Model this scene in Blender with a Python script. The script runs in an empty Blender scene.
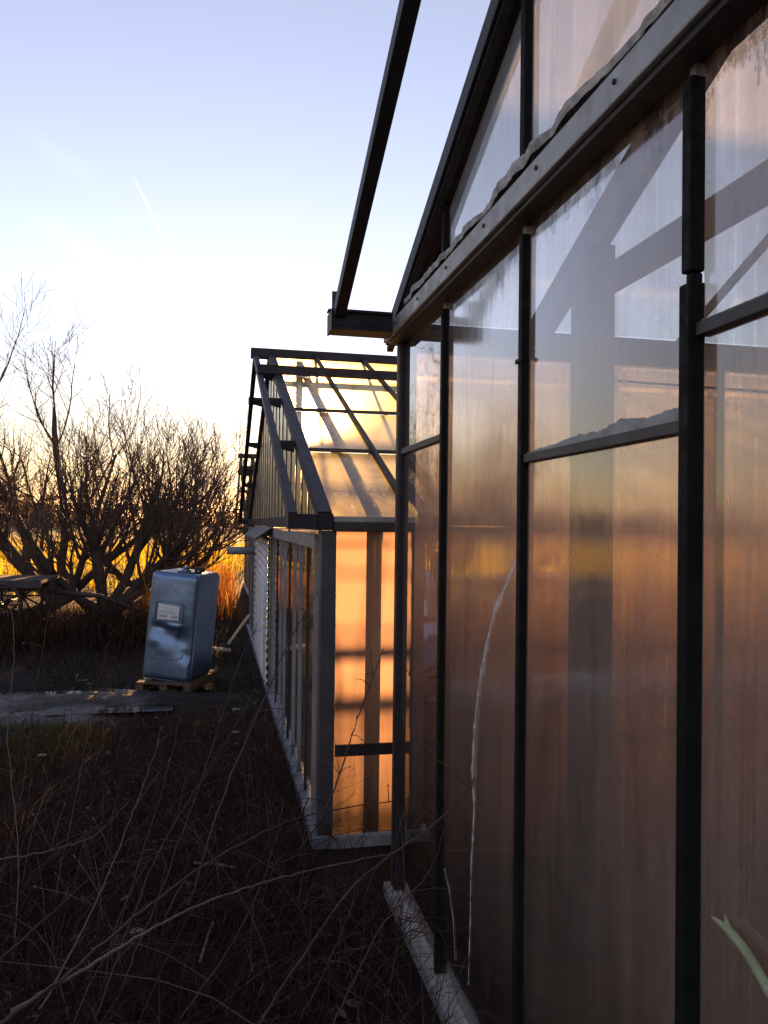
import bpy, bmesh, math, random
import numpy as np
from mathutils import Vector, Matrix, noise

random.seed(7)
rng = np.random.default_rng(11)
S = bpy.context.scene
COL = S.collection
R = math.radians

# ------------------------------------------------------------------ camera
F, EYE = 780.0, 1.70
YAW, PITCH, ROLL = R(12.214), R(0.886), R(0.7)
fw = Vector((math.sin(YAW)*math.cos(PITCH), math.cos(YAW)*math.cos(PITCH), math.sin(PITCH)))
r0 = Vector((math.cos(YAW), -math.sin(YAW), 0)); u0 = r0.cross(fw)
rt = math.cos(ROLL)*r0 + math.sin(ROLL)*u0
up = -math.sin(ROLL)*r0 + math.cos(ROLL)*u0
cd = bpy.data.cameras.new('camera'); cam = bpy.data.objects.new('camera', cd); COL.objects.link(cam)
cam.matrix_world = Matrix(((rt.x, up.x, -fw.x, 0), (rt.y, up.y, -fw.y, 0), (rt.z, up.z, -fw.z, EYE), (0, 0, 0, 1)))
cd.sensor_width = 36; cd.lens = F/1024*36; cd.clip_end = 30000; cd.clip_start = 0.02
S.camera = cam
def direction(u, v): return rt*((u-384)/F) - up*((v-512)/F) + fw
def at(u, v, Y):
    d = direction(u, v); return d*(Y/d.y) + Vector((0, 0, EYE))

# ------------------------------------------------------------------ materials
def new_mat(name):
    m = bpy.data.materials.new(name); m.use_nodes = True
    nt = m.node_tree; nt.nodes.clear()
    out = nt.nodes.new('ShaderNodeOutputMaterial')
    return m, nt, out
def N(nt, t, **kw):
    n = nt.nodes.new(t)
    for k, v in kw.items():
        if k in n.inputs: n.inputs[k].default_value = v
        else: setattr(n, k, v)
    return n
def coords(nt, scale=(1, 1, 1), kind='Position'):
    if kind == 'Position': src = N(nt, 'ShaderNodeNewGeometry').outputs['Position']
    else: src = N(nt, 'ShaderNodeTexCoord').outputs[kind]
    mp = N(nt, 'ShaderNodeMapping'); mp.inputs['Scale'].default_value = scale
    nt.links.new(src, mp.inputs['Vector']); return mp.outputs['Vector']
def noise_tex(nt, vec, scale, detail=5, rough=0.6, dist=0.0):
    n = N(nt, 'ShaderNodeTexNoise'); n.inputs['Scale'].default_value = scale
    n.inputs['Detail'].default_value = detail; n.inputs['Roughness'].default_value = rough
    n.inputs['Distortion'].default_value = dist
    nt.links.new(vec, n.inputs['Vector']); return n.outputs['Fac']
def ramp(nt, fac, stops):
    n = N(nt, 'ShaderNodeValToRGB'); e = n.color_ramp.elements
    while len(e) < len(stops): e.new(0.5)
    for i, (p, c) in enumerate(stops):
        e[i].position = p
        e[i].color = (c, c, c, 1) if isinstance(c, (int, float)) else (*c, 1)
    nt.links.new(fac, n.inputs['Fac']); return n.outputs['Color']
def math_n(nt, op, a, b=None, clamp=False):
    n = N(nt, 'ShaderNodeMath', operation=op); n.use_clamp = clamp
    for i, x in enumerate((a, b)):
        if x is None: continue
        if isinstance(x, (int, float)): n.inputs[i].default_value = x
        else: nt.links.new(x, n.inputs[i])
    return n.outputs[0]
def mixs(nt, fac, a, b):
    n = N(nt, 'ShaderNodeMixShader')
    if isinstance(fac, (int, float)): n.inputs[0].default_value = fac
    else: nt.links.new(fac, n.inputs[0])
    nt.links.new(a, n.inputs[1]); nt.links.new(b, n.inputs[2]); return n.outputs[0]

def surf(name, c1, c2, scale=8, rough=0.7, metal=0.0, bump=0.15, stretch=(1, 1, 1), kind='Position', spec=0.5, rr=None):
    m, nt, out = new_mat(name)
    v = coords(nt, stretch, kind)
    f = noise_tex(nt, v, scale, 6, 0.65)
    col = ramp(nt, f, [(0.3, c1), (0.7, c2)])
    p = N(nt, 'ShaderNodeBsdfPrincipled', Roughness=rough, Metallic=metal)
    p.inputs['Specular IOR Level'].default_value = spec
    nt.links.new(col, p.inputs['Base Color'])
    if rr:
        f2 = noise_tex(nt, v, scale*2.7, 4, 0.6)
        nt.links.new(ramp(nt, f2, [(0.3, rr[0]), (0.7, rr[1])]), p.inputs['Roughness'])
    if bump:
        b = N(nt, 'ShaderNodeBump', Strength=bump, Distance=0.01)
        nt.links.new(noise_tex(nt, v, scale*4, 5, 0.7), b.inputs['Height'])
        nt.links.new(b.outputs['Normal'], p.inputs['Normal'])
    nt.links.new(p.outputs[0], out.inputs[0])
    return m

def glass(name, clear=0.5, film=(0.62, 0.62, 0.6), clear_tint=(0.86, 0.88, 0.86), trans=0.6, refl=1.0, rough=0.03,
          streak=(1, 1, 0.12), lo=0.35, hi=0.65, amp=0.25, top=None, low_dirt_shade=None, ripple=0.05, warm=None, forward=0.0, fior=1.18, frough=0.75):
    """old horticultural glass: reflecting sheet, see-through part and a milky lime and algae film on it"""
    m, nt, out = new_mat(name)
    pos = N(nt, 'ShaderNodeNewGeometry').outputs['Position']
    sep = N(nt, 'ShaderNodeSeparateXYZ'); nt.links.new(pos, sep.inputs[0]); z = sep.outputs['Z']
    v = coords(nt, streak)
    n1 = noise_tex(nt, v, 9, 6, 0.65, 0.3)
    n2 = noise_tex(nt, coords(nt), 2.1, 5, 0.6, 0.5)
    n3 = noise_tex(nt, coords(nt), 60, 4, 0.7)
    dirt = math_n(nt, 'ADD', math_n(nt, 'MULTIPLY', n1, 0.45), math_n(nt, 'ADD', math_n(nt, 'MULTIPLY', n2, 0.4), math_n(nt, 'MULTIPLY', n3, 0.15)))
    dirt = ramp(nt, dirt, [(lo, -0.0), (hi, 1.0)])
    # share of the sheet that is see-through
    see = math_n(nt, 'ADD', clear + amp*0.5, math_n(nt, 'MULTIPLY', dirt, -amp))
    drip = ramp(nt, noise_tex(nt, coords(nt, (1, 1, 0.02)), 46, 3, 0.6, 0.15), [(0.56, 0.0), (0.66, 1.0)])
    see = math_n(nt, 'ADD', see, math_n(nt, 'MULTIPLY', math_n(nt, 'MULTIPLY', drip, math_n(nt, 'POWER', n2, 2.0)), 0.42), True)
    filmcol = N(nt, 'ShaderNodeMixRGB'); filmcol.inputs[1].default_value = (*film, 1)
    filmcol.inputs[2].default_value = (film[0]*0.75, film[1]*0.74, film[2]*0.7, 1)
    nt.links.new(n2, filmcol.inputs[0]); fc = filmcol.outputs[0]
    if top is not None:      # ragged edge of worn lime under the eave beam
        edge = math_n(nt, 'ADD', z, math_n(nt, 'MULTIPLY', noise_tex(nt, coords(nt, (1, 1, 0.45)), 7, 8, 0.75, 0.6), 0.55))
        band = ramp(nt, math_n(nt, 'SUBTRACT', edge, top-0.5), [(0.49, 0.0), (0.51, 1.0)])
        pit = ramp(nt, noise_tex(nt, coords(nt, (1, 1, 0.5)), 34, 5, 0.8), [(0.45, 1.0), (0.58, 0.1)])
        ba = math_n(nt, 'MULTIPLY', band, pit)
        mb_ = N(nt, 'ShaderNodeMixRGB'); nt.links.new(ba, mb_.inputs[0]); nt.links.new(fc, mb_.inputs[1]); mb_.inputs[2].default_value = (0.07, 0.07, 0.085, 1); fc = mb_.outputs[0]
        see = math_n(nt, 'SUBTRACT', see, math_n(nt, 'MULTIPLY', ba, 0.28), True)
    if low_dirt_shade is not None:  # soil and algae low down, plus shade painted into the film colour
        zz, colr, amt = low_dirt_shade
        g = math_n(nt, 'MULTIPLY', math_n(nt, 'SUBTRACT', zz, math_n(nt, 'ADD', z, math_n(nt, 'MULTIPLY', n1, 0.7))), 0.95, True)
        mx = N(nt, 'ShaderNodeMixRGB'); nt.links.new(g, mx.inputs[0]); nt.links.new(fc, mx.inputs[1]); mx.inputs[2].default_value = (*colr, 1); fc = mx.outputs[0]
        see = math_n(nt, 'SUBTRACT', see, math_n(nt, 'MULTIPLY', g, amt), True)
    tr = N(nt, 'ShaderNodeBsdfTransparent'); tr.inputs[0].default_value = (*clear_tint, 1)
    df = N(nt, 'ShaderNodeBsdfDiffuse'); tl = N(nt, 'ShaderNodeBsdfTranslucent')
    nt.links.new(fc, df.inputs[0])
    if warm:
        mw = N(nt, 'ShaderNodeMixRGB', blend_type='MULTIPLY'); mw.inputs[0].default_value = 1.0
        nt.links.new(fc, mw.inputs[1]); mw.inputs[2].default_value = (*warm, 1); nt.links.new(mw.outputs[0], tl.inputs[0])
    else: nt.links.new(fc, tl.inputs[0])
    filmsh = mixs(nt, trans, df.outputs[0], tl.outputs[0])
    if forward:              # frost and lime scatter the light mostly onward
        rf = N(nt, 'ShaderNodeBsdfRefraction', Roughness=frough, IOR=fior); nt.links.new(fc, rf.inputs['Color'])
        filmsh = mixs(nt, forward, filmsh, rf.outputs[0])
    body = mixs(nt, see, filmsh, tr.outputs[0])
    bp = N(nt, 'ShaderNodeBump', Strength=ripple, Distance=0.02)
    nt.links.new(noise_tex(nt, coords(nt, (1, 1, 0.5)), 4, 3, 0.5), bp.inputs['Height'])
    gl = N(nt, 'ShaderNodeBsdfGlossy', Roughness=rough); gl.inputs[0].default_value = (1, 1, 1, 1)
    nt.links.new(bp.outputs['Normal'], gl.inputs['Normal'])
    nt.links.new(ramp(nt, dirt, [(0.0, rough*0.4), (1.0, rough*1.8)]), gl.inputs['Roughness'])
    # both faces of the pane reflect, the same from either side
    gg = N(nt, 'ShaderNodeNewGeometry'); dt = N(nt, 'ShaderNodeVectorMath', operation='DOT_PRODUCT')
    nt.links.new(gg.outputs['Normal'], dt.inputs[0]); nt.links.new(gg.outputs['Incoming'], dt.inputs[1])
    c1m = math_n(nt, 'SUBTRACT', 1.0, math_n(nt, 'ABSOLUTE', dt.outputs['Value']), True)
    fr = math_n(nt, 'ADD', 0.04, math_n(nt, 'MULTIPLY', math_n(nt, 'POWER', c1m, 5.0), 0.96))
    k = math_n(nt, 'MULTIPLY', fr, 1.5*refl, True)
    nt.links.new(mixs(nt, k, body, gl.outputs[0]), out.inputs[0])
    return m

def leafy(name, stops, transl=0.5, rough=0.8):
    """dry stalks and blades: one of several tones per blade, light passing through"""
    m, nt, out = new_mat(name)
    g = N(nt, 'ShaderNodeNewGeometry')
    col = ramp(nt, g.outputs['Random Per Island'], stops)
    d = N(nt, 'ShaderNodeBsdfDiffuse'); t = N(nt, 'ShaderNodeBsdfTranslucent')
    nt.links.new(col, d.inputs[0]); nt.links.new(col, t.inputs[0])
    nt.links.new(mixs(nt, transl, d.outputs[0], t.outputs[0]), out.inputs[0])
    return m

M = {}
M['bar_black'] = surf('black_weathered_bar', (0.005, 0.005, 0.005), (0.014, 0.013, 0.013), 14, 0.65, 0.0, 0.2, rr=(0.55, 0.85), spec=0.12)
M['alu'] = surf('weathered_aluminium', (0.26, 0.255, 0.25), (0.42, 0.415, 0.41), 6, 0.55, 0.35, 0.12, (1, 1, 1), rr=(0.4, 0.7))
M['alu_dark'] = surf('dirty_aluminium', (0.03, 0.027, 0.026), (0.065, 0.06, 0.058), 7, 0.6, 0.2, 0.2)
M['frame_dark'] = surf('dark_painted_frame', (0.018, 0.015, 0.019), (0.042, 0.036, 0.043), 9, 0.6, 0.1, 0.2, spec=0.25)
M['frame_blue'] = surf('pale_painted_frame', (0.15, 0.16, 0.19), (0.26, 0.27, 0.31), 8, 0.5, 0.1, 0.15, rr=(0.35, 0.65))
M['post_blue'] = surf('weathered_zinc_post', (0.045, 0.045, 0.055), (0.085, 0.085, 0.10), 8, 0.5, 0.3, 0.15)
M['truss_grey'] = surf('galvanised_truss', (0.03, 0.03, 0.036), (0.06, 0.06, 0.07), 8, 0.55, 0.3, 0.15)
M['concrete'] = surf('mossy_concrete', (0.22, 0.21, 0.19), (0.42, 0.41, 0.39), 14, 0.85, 0, 0.6)
M['foam'] = surf('old_sealing_foam', (0.22, 0.20, 0.17), (0.75, 0.72, 0.68), 22, 0.9, 0, 0.8)
M['sealant'] = surf('pale_sealant', (0.20, 0.20, 0.19), (0.62, 0.62, 0.60), 26, 0.8, 0, 0.6)
sm_, nt, out = new_mat('smeared_sealant')
n_ = ramp(nt, noise_tex(nt, coords(nt, (1, 1, 0.5)), 45, 6, 0.75), [(0.38, 0.25), (0.60, 0.95)])
tr_ = N(nt, 'ShaderNodeBsdfTransparent'); d_ = N(nt, 'ShaderNodeBsdfDiffuse'); d_.inputs[0].default_value = (0.66, 0.66, 0.66, 1)
nt.links.new(mixs(nt, n_, tr_.outputs[0], d_.outputs[0]), out.inputs[0]); M['smear'] = sm_
sm2, nt, out = new_mat('soft_lime_smear')
n_ = ramp(nt, noise_tex(nt, coords(nt, (1, 1, 0.6)), 28, 7, 0.75), [(0.36, 0.0), (0.68, 0.42)])
tr_ = N(nt, 'ShaderNodeBsdfTransparent'); d_ = N(nt, 'ShaderNodeBsdfDiffuse'); d_.inputs[0].default_value = (0.62, 0.60, 0.58, 1)
nt.links.new(mixs(nt, n_, tr_.outputs[0], d_.outputs[0]), out.inputs[0]); M['smear_soft'] = sm2
M['zinc'] = surf('galvanised_sheet', (0.14, 0.21, 0.34), (0.20, 0.28, 0.43), 7, 0.35, 0.92, 0.04, kind='Object', rr=(0.34, 0.46))
M['corrugated'] = surf('corrugated_zinc', (0.45, 0.45, 0.45), (0.62, 0.62, 0.62), 9, 0.5, 0.5, 0.1)
M['wood'] = surf('weathered_wood', (0.06, 0.035, 0.022), (0.14, 0.085, 0.055), 6, 0.8, 0, 0.4, (1, 1, 6), kind='Object')
M['wood_pale'] = surf('pale_sawn_wood', (0.42, 0.30, 0.18), (0.58, 0.45, 0.28), 6, 0.8, 0, 0.3, (6, 1, 1), kind='Object')
M['wood_dark'] = surf('dark_old_wood', (0.05, 0.04, 0.035), (0.12, 0.10, 0.09), 6, 0.8, 0, 0.4)
M['iron'] = surf('rusty_iron', (0.04, 0.03, 0.03), (0.10, 0.075, 0.06), 12, 0.6, 0.4, 0.3)
M['bark'] = surf('tree_bark', (0.030, 0.022, 0.018), (0.085, 0.060, 0.048), 14, 0.9, 0, 0.8)
M['twig'] = surf('twig_bark', (0.060, 0.036, 0.030), (0.14, 0.085, 0.065), 9, 0.85, 0, 0.0)
M['label'] = surf('faded_white_label', (0.62, 0.63, 0.66), (0.74, 0.74, 0.76), 9, 0.6, 0, 0.0, kind='Object')
M['dirty_scrap'] = surf('dirty_pale_scrap', (0.08, 0.08, 0.075), (0.34, 0.34, 0.33), 60, 0.8, 0, 0.3)
M['label_print'] = surf('label_print', (0.30, 0.32, 0.42), (0.45, 0.46, 0.52), 40, 0.7, 0, 0.0, kind='Object')
M['emboss'] = surf('stamped_letter', (0.30, 0.31, 0.33), (0.42, 0.43, 0.45), 20, 0.5, 0.6, 0.0, kind='Object')
M['soil'] = surf('greenhouse_soil', (0.020, 0.015, 0.012), (0.06, 0.048, 0.040), 5, 0.95, 0, 0.8)
M['plastic_black'] = surf('black_plastic_cap', (0.012, 0.012, 0.013), (0.03, 0.03, 0.03), 10, 0.45, 0, 0.1)

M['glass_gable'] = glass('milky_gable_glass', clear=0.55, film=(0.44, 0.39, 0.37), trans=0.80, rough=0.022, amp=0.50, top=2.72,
                         low_dirt_shade=(1.75, (0.028, 0.027, 0.026), 0.26))
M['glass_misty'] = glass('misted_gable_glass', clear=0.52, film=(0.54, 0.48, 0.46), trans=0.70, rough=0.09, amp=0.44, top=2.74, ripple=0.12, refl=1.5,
                         low_dirt_shade=(1.70, (0.030, 0.029, 0.028), 0.24))
M['glass_upper'] = glass('rain_streaked_glass', clear=0.30, film=(0.50, 0.54, 0.60), trans=0.12, rough=0.05, amp=0.3)
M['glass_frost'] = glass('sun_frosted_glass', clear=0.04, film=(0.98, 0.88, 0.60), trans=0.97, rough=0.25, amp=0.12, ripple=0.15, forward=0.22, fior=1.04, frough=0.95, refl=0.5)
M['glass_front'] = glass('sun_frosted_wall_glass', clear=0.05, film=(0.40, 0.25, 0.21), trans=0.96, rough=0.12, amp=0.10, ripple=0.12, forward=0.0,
                         low_dirt_shade=(1.35, (0.035, 0.02, 0.010), 0.06))  # lower film darkened: shade of things inside painted into the colour
M['glass_far'] = glass('clear_old_glass', clear=0.96, film=(0.6, 0.6, 0.58), trans=0.7, rough=0.05, amp=0.08)
M['glass_back'] = glass('dusty_inner_glass', clear=0.13, film=(0.74, 0.62, 0.54), trans=0.96, rough=0.08, amp=0.2, forward=0.3, low_dirt_shade=(2.30, (0.10, 0.065, 0.05), 0.14))  # film darkens downward, painted in place of low sun being blocked
M['glass_roof'] = glass('limed_roof_glass', clear=0.46, film=(0.84, 0.82, 0.78), trans=0.94, rough=0.1, amp=0.3, forward=0.45, fior=1.05, frough=0.9)
M['glass_side'] = glass('dusty_side_glass', clear=0.50, film=(0.62, 0.56, 0.48), trans=0.85, rough=0.06, amp=0.3, forward=0.3,
                        low_dirt_shade=(0.6, (0.12, 0.11, 0.09), 0.15))

# ------------------------------------------------------------------ mesh helpers
class MB:
    def __init__(self): self.v = []; self.f = []; self.sm = []
    def add(self, vs, fs, smooth=False):
        b = len(self.v); self.v += [tuple(x) for x in vs]; self.f += [tuple(b+i for i in f) for f in fs]; self.sm += [smooth]*len(fs); return self
    def box(self, lo, hi):
        (a, b, c), (d, e, f) = lo, hi
        return self.add([(a, b, c), (d, b, c), (d, e, c), (a, e, c), (a, b, f), (d, b, f), (d, e, f), (a, e, f)],
                        [(0, 3, 2, 1), (4, 5, 6, 7), (0, 1, 5, 4), (1, 2, 6, 5), (2, 3, 7, 6), (3, 0, 4, 7)])
    def bar(self, p, q, w, h, side=Vector((1, 0, 0))):
        """straight bar: w along side, h along the third direction"""
        p, q = Vector(p), Vector(q); d = (q-p).normalized()
        s = (side - d*side.dot(d)).normalized(); t = d.cross(s)
        vs = []
        for c in (p, q):
            for a, b in ((-1, -1), (1, -1), (1, 1), (-1, 1)): vs.append(c + s*(a*w/2) + t*(b*h/2))
        return self.add(vs, [(3, 2, 1, 0), (4, 5, 6, 7), (0, 1, 5, 4), (1, 2, 6, 5), (2, 3, 7, 6), (3, 0, 4, 7)])
    def tube(self, pts, rad, n=6, cap=True, smooth=True):
        pts = [Vector(p) for p in pts]
        if isinstance(rad, (int, float)): rad = [rad]*len(pts)
        ref = Vector((0.31, 0.17, 0.93)); vs = []
        for i, p in enumerate(pts):
            d = (pts[min(i+1, len(pts)-1)] - pts[max(i-1, 0)])
            d = d.normalized() if d.length > 1e-9 else Vector((0, 0, 1))
            s = d.cross(ref)
            if s.length < 1e-3: s = d.cross(Vector((1, 0, 0)))
            s.normalize(); t = d.cross(s)
            for k in range(n):
                a = 2*math.pi*k/n; vs.append(p + s*(math.cos(a)*rad[i]) + t*(math.sin(a)*rad[i]))
        fs = [(i*n+k, i*n+(k+1) % n, (i+1)*n+(k+1) % n, (i+1)*n+k) for i in range(len(pts)-1) for k in range(n)]
        if cap: fs += [tuple(range(n-1, -1, -1)), tuple((len(pts)-1)*n+k for k in range(n))]
        return self.add(vs, fs, smooth)
    def ring(self, c, axis, R_, r_, n=24, m=6):
        axis = Vector(axis).normalized(); s = axis.orthogonal().normalized(); t = axis.cross(s); vs = []
        for i in range(n):
            a = 2*math.pi*i/n; d = s*math.cos(a)+t*math.sin(a)
            for k in range(m):
                b = 2*math.pi*k/m; vs.append(Vector(c)+d*(R_+r_*math.cos(b))+axis*(r_*math.sin(b)))
        return self.add(vs, [(i*m+k, ((i+1) % n)*m+k, ((i+1) % n)*m+(k+1) % m, i*m+(k+1) % m) for i in range(n) for k in range(m)], True)
    def build(self, name, mat, parent=None, bevel=0.0):
        me = bpy.data.meshes.new(name); me.from_pydata([tuple(x) for x in self.v], [], self.f); me.update()
        me.polygons.foreach_set('use_smooth', self.sm)
        me.materials.append(M[mat] if isinstance(mat, str) else mat)
        o = bpy.data.objects.new(name, me); COL.objects.link(o)
        if parent is not None: o.parent = parent
        if bevel:
            b = o.modifiers.new('bevel', 'BEVEL'); b.width = bevel; b.segments = 2; b.limit_method = 'ANGLE'; b.angle_limit = R(50)
        return o

def tag(o, label=None, cat=None, group=None, kind=None):
    for k, x in (('label', label), ('category', cat), ('group', group), ('kind', kind)):
        if x: o[k] = x
    return o
def empty(name, label, cat, group=None, loc=(0, 0, 0)):
    o = bpy.data.objects.new(name, None); COL.objects.link(o); o.location = loc; o.empty_display_size = 0.2
    return tag(o, label, cat, group)
XA, YA = Vector((1, 0, 0)), Vector((0, 1, 0))

# ------------------------------------------------------------------ ground
def gz(x, y):
    near = 1.0 if y < 6.6 else max(0.12, 1-(y-6.6)/0.8)
    h = near*(0.075*noise.noise((x*1.3, y*1.3, 1.0)) + 0.04*noise.noise((x*4, y*4, 3.0)))
    h += 0.035*noise.noise((x*0.4, y*0.4, 9.0))
    if x > 0.3: h *= max(0.0, 1-(x-0.3)/0.35)
    t = max(0.0, 1-abs(y-7.85)/1.0)*min(1.0, max(0.0, (0.3-x)/0.8)); h -= 0.07*min(1.0, t*2.5)
    return h - 0.01
def sheet(xs, ys, zf, off=0.0):
    mb = MB(); vs = [(x, y, zf(x, y)+off) for y in ys for x in xs]; n = len(xs)
    mb.add(vs, [(j*n+i, j*n+i+1, (j+1)*n+i+1, (j+1)*n+i) for j in range(len(ys)-1) for i in range(n-1)], True)
    return mb
def axis(lo, hi, fine_lo, fine_hi, step):
    a = list(np.arange(fine_lo, fine_hi+1e-6, step)); s = step
    x = a[-1]
    while x < hi: s *= 1.3; x += s; a.append(min(x, hi))
    s = step; x = a[0]
    while x > lo: s *= 1.3; x -= s; a.insert(0, max(x, lo))
    return a
gm, nt, out = new_mat('dark_soil_and_matted_litter')
v = coords(nt)
c1 = ramp(nt, noise_tex(nt, v, 3.5, 8, 0.7), [(0.3, (0.010, 0.008, 0.007)), (0.55, (0.022, 0.017, 0.014)), (0.75, (0.040, 0.032, 0.026))])
sep = N(nt, 'ShaderNodeSeparateXYZ'); nt.links.new(N(nt, 'ShaderNodeNewGeometry').outputs['Position'], sep.inputs[0])
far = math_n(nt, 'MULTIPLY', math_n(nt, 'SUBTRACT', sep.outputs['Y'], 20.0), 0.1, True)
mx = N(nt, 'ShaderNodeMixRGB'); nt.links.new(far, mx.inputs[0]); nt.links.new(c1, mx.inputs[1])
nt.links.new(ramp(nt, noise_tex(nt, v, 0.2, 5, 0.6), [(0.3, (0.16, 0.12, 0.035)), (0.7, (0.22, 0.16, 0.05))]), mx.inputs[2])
p = N(nt, 'ShaderNodeBsdfPrincipled', Roughness=0.95); nt.links.new(mx.outputs[0], p.inputs['Base Color'])
p.inputs['Specular IOR Level'].default_value = 0.2
b = N(nt, 'ShaderNodeBump', Strength=0.9, Distance=0.04); nt.links.new(noise_tex(nt, v, 14, 8, 0.75), b.inputs['Height']); nt.links.new(b.outputs[0], p.inputs['Normal'])
nt.links.new(p.outputs[0], out.inputs[0]); M['ground'] = gm
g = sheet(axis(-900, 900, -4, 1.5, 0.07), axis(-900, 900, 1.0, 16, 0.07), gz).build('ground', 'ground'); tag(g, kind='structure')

# muddy track with standing water in the ruts
mm, nt, out = new_mat('wet_mud')
v = coords(nt, (0.5, 1.4, 1))
f = noise_tex(nt, v, 2.6, 8, 0.7)
p = N(nt, 'ShaderNodeBsdfPrincipled')
at_ = N(nt, 'ShaderNodeAttribute'); at_.attribute_name = 'wear'
wr = ramp(nt, math_n(nt, 'ADD', at_.outputs['Fac'], math_n(nt, 'MULTIPLY', math_n(nt, 'SUBTRACT', noise_tex(nt, coords(nt), 3.2, 8, 0.75), 0.5), 1.3)), [(0.25, 0.0), (0.6, 1.0)])
mx = N(nt, 'ShaderNodeMixRGB'); nt.links.new(wr, mx.inputs[0])
nt.links.new(ramp(nt, noise_tex(nt, coords(nt), 3.5, 8, 0.7), [(0.3, (0.010, 0.008, 0.007)), (0.55, (0.022, 0.017, 0.014)), (0.75, (0.040, 0.032, 0.026))]), mx.inputs[1])
nt.links.new(ramp(nt, f, [(0.32, (0.018, 0.015, 0.013)), (0.5, (0.045, 0.037, 0.033)), (0.68, (0.085, 0.072, 0.066))]), mx.inputs[2])
nt.links.new(mx.outputs[0], p.inputs['Base Color'])
wet = ramp(nt, noise_tex(nt, v, 1.7, 7, 0.75), [(0.40, 0.2), (0.58, 0.8)])
nt.links.new(math_n(nt, 'SUBTRACT', 0.95, math_n(nt, 'MULTIPLY', wr, math_n(nt, 'SUBTRACT', 0.95, wet))), p.inputs['Roughness'])
b = N(nt, 'ShaderNodeBump', Strength=0.7, Distance=0.05); nt.links.new(noise_tex(nt, v, 7, 8, 0.7), b.inputs['Height']); nt.links.new(b.outputs[0], p.inputs['Normal'])
nt.links.new(p.outputs[0], out.inputs[0]); M['mud'] = mm
def edge_y(x, s): return 0.32*noise.noise((x*0.9, s, 2.0)) + 0.09*noise.noise((x*4.1, s, 5.0))
def mud_z(x, y):
    h = 0.034*noise.noise((x*0.9, y*2.0, 0.5)) + 0.034*noise.noise((x*2.6, y*4.5, 1.5)) + 0.018*noise.noise((x*8, y*11, 2.5)) + 0.008*noise.noise((x*22, y*22, 3.5))
    for yc in (7.5, 8.2): h -= 0.030*math.exp(-((y-yc-0.12*noise.noise((x*0.7, yc, 0)))/0.13)**2)
    return h
mb = MB(); xs = np.arange(-16, 0.30, 0.035); J = 70; vs = []; wear = []
for x in xs:
    tp = min(1.0, max(0.0, (0.35-x)/1.5)); ym = 7.85+0.15*noise.noise((x*2, 3, 3))
    y0 = ym+(6.95+edge_y(x, 1.0)-ym)*tp**0.6; y1 = ym+(8.75+edge_y(x, 7.0)-ym)*tp**0.6
    for j in range(J+1):
        y = y0+(y1-y0)*j/J; e_ = min(1.0, min(j, J-j)/20)
        vs.append((x, y, (mud_z(x, y)+0.012)*e_ + (1-e_)*(gz(x, y)-0.02)))
        wear.append(min(e_, min(1.0, max(0.0, (-0.25-x)/1.1))))
mb.add(vs, [(i*(J+1)+j, (i+1)*(J+1)+j, (i+1)*(J+1)+j+1, i*(J+1)+j+1) for i in range(len(xs)-1) for j in range(J)], True)
mo = mb.build('muddy_track', 'mud'); tag(mo, kind='structure')
mo.data.attributes.new('wear', 'FLOAT', 'POINT').data.foreach_set('value', wear)
wm, nt, out = new_mat('puddle_water'); p = N(nt, 'ShaderNodeBsdfPrincipled', Roughness=0.07); p.inputs['Base Color'].default_value = (0.03, 0.026, 0.023, 1)
b = N(nt, 'ShaderNodeBump', Strength=0.06, Distance=0.02); nt.links.new(noise_tex(nt, coords(nt), 6, 3), b.inputs['Height']); nt.links.new(b.outputs[0], p.inputs['Normal'])
nt.links.new(p.outputs[0], out.inputs[0]); M['water'] = wm
tag(MB().add([(-16, 7.15, -0.016), (-0.35, 7.35, -0.016), (-0.35, 8.35, -0.016), (-16, 8.5, -0.016)], [(0, 1, 2, 3)]).build('puddle', 'water'), kind='structure')

# ------------------------------------------------------------------ greenhouse by the camera
X1 = 0.837; E1 = 2.62; S1 = 0.45; YB = 3.50; YR = -0.90; YF = -5.30; L1 = 11.0
def rake1(y): return E1 + S1*((YB-y) if y > YR else (y-YF))
gh = empty('greenhouse', 'tall greenhouse with milky gable panes between black glazing bars, right beside the viewer', 'greenhouse', 'greenhouses in a row', (X1, YB, 0))
gh.location = (0, 0, 0)
def P1(mb, name, mat, bevel=0.0, par=None): return mb.build(name, mat, par or gh, bevel)
bars = [2.79, 2.02, 1.24, 0.47, -0.30, -1.07, -1.84, -2.61, -3.38, -4.15, -4.92]
XI = X1+0.012
# lower mullions: rubber capped T bars, bare stub showing under the beam
for i, y in enumerate([YB-0.03]+bars):
    mb = MB(); w = 0.030 if i else 0.036
    if i == 3:
        mb.box((X1-0.024, y-w/2, 2.155), (X1+0.006, y+w/2, 2.505)); mb.box((X1-0.027, y-w/2-0.002, 0.05), (X1+0.006, y+w/2+0.002, 2.135))
        mb.box((X1-0.018, y-w/2+0.006, 2.135), (X1+0.006, y+w/2-0.006, 2.155))
    else:
        mb.box((X1-0.022, y-w/2, 0.05), (X1+0.006, y+w/2, 2.505 if i else 2.515))
    o = P1(mb, 'glazing_bar', 'bar_black', 0.004)
    if i:
        P1(MB().box((X1-0.012, y-0.009, 2.505), (X1+0.02, y+0.011, 2.535)), 'bar_stub', 'alu', 0.002, o)
    if i == 2: P1(MB().box((X1-0.026, y-0.022, 2.150), (X1-0.01, y+0.026, 2.162)), 'bar_clip', 'bar_black', 0.002, o)
# upper mullions
for y in bars:
    if rake1(y)-2.70 > 0.1:
        P1(MB().box((X1-0.022, y-0.018, 2.66), (X1+0.006, y+0.018, rake1(y)-0.05)), 'upper_glazing_bar', 'bar_black', 0.004)
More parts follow.
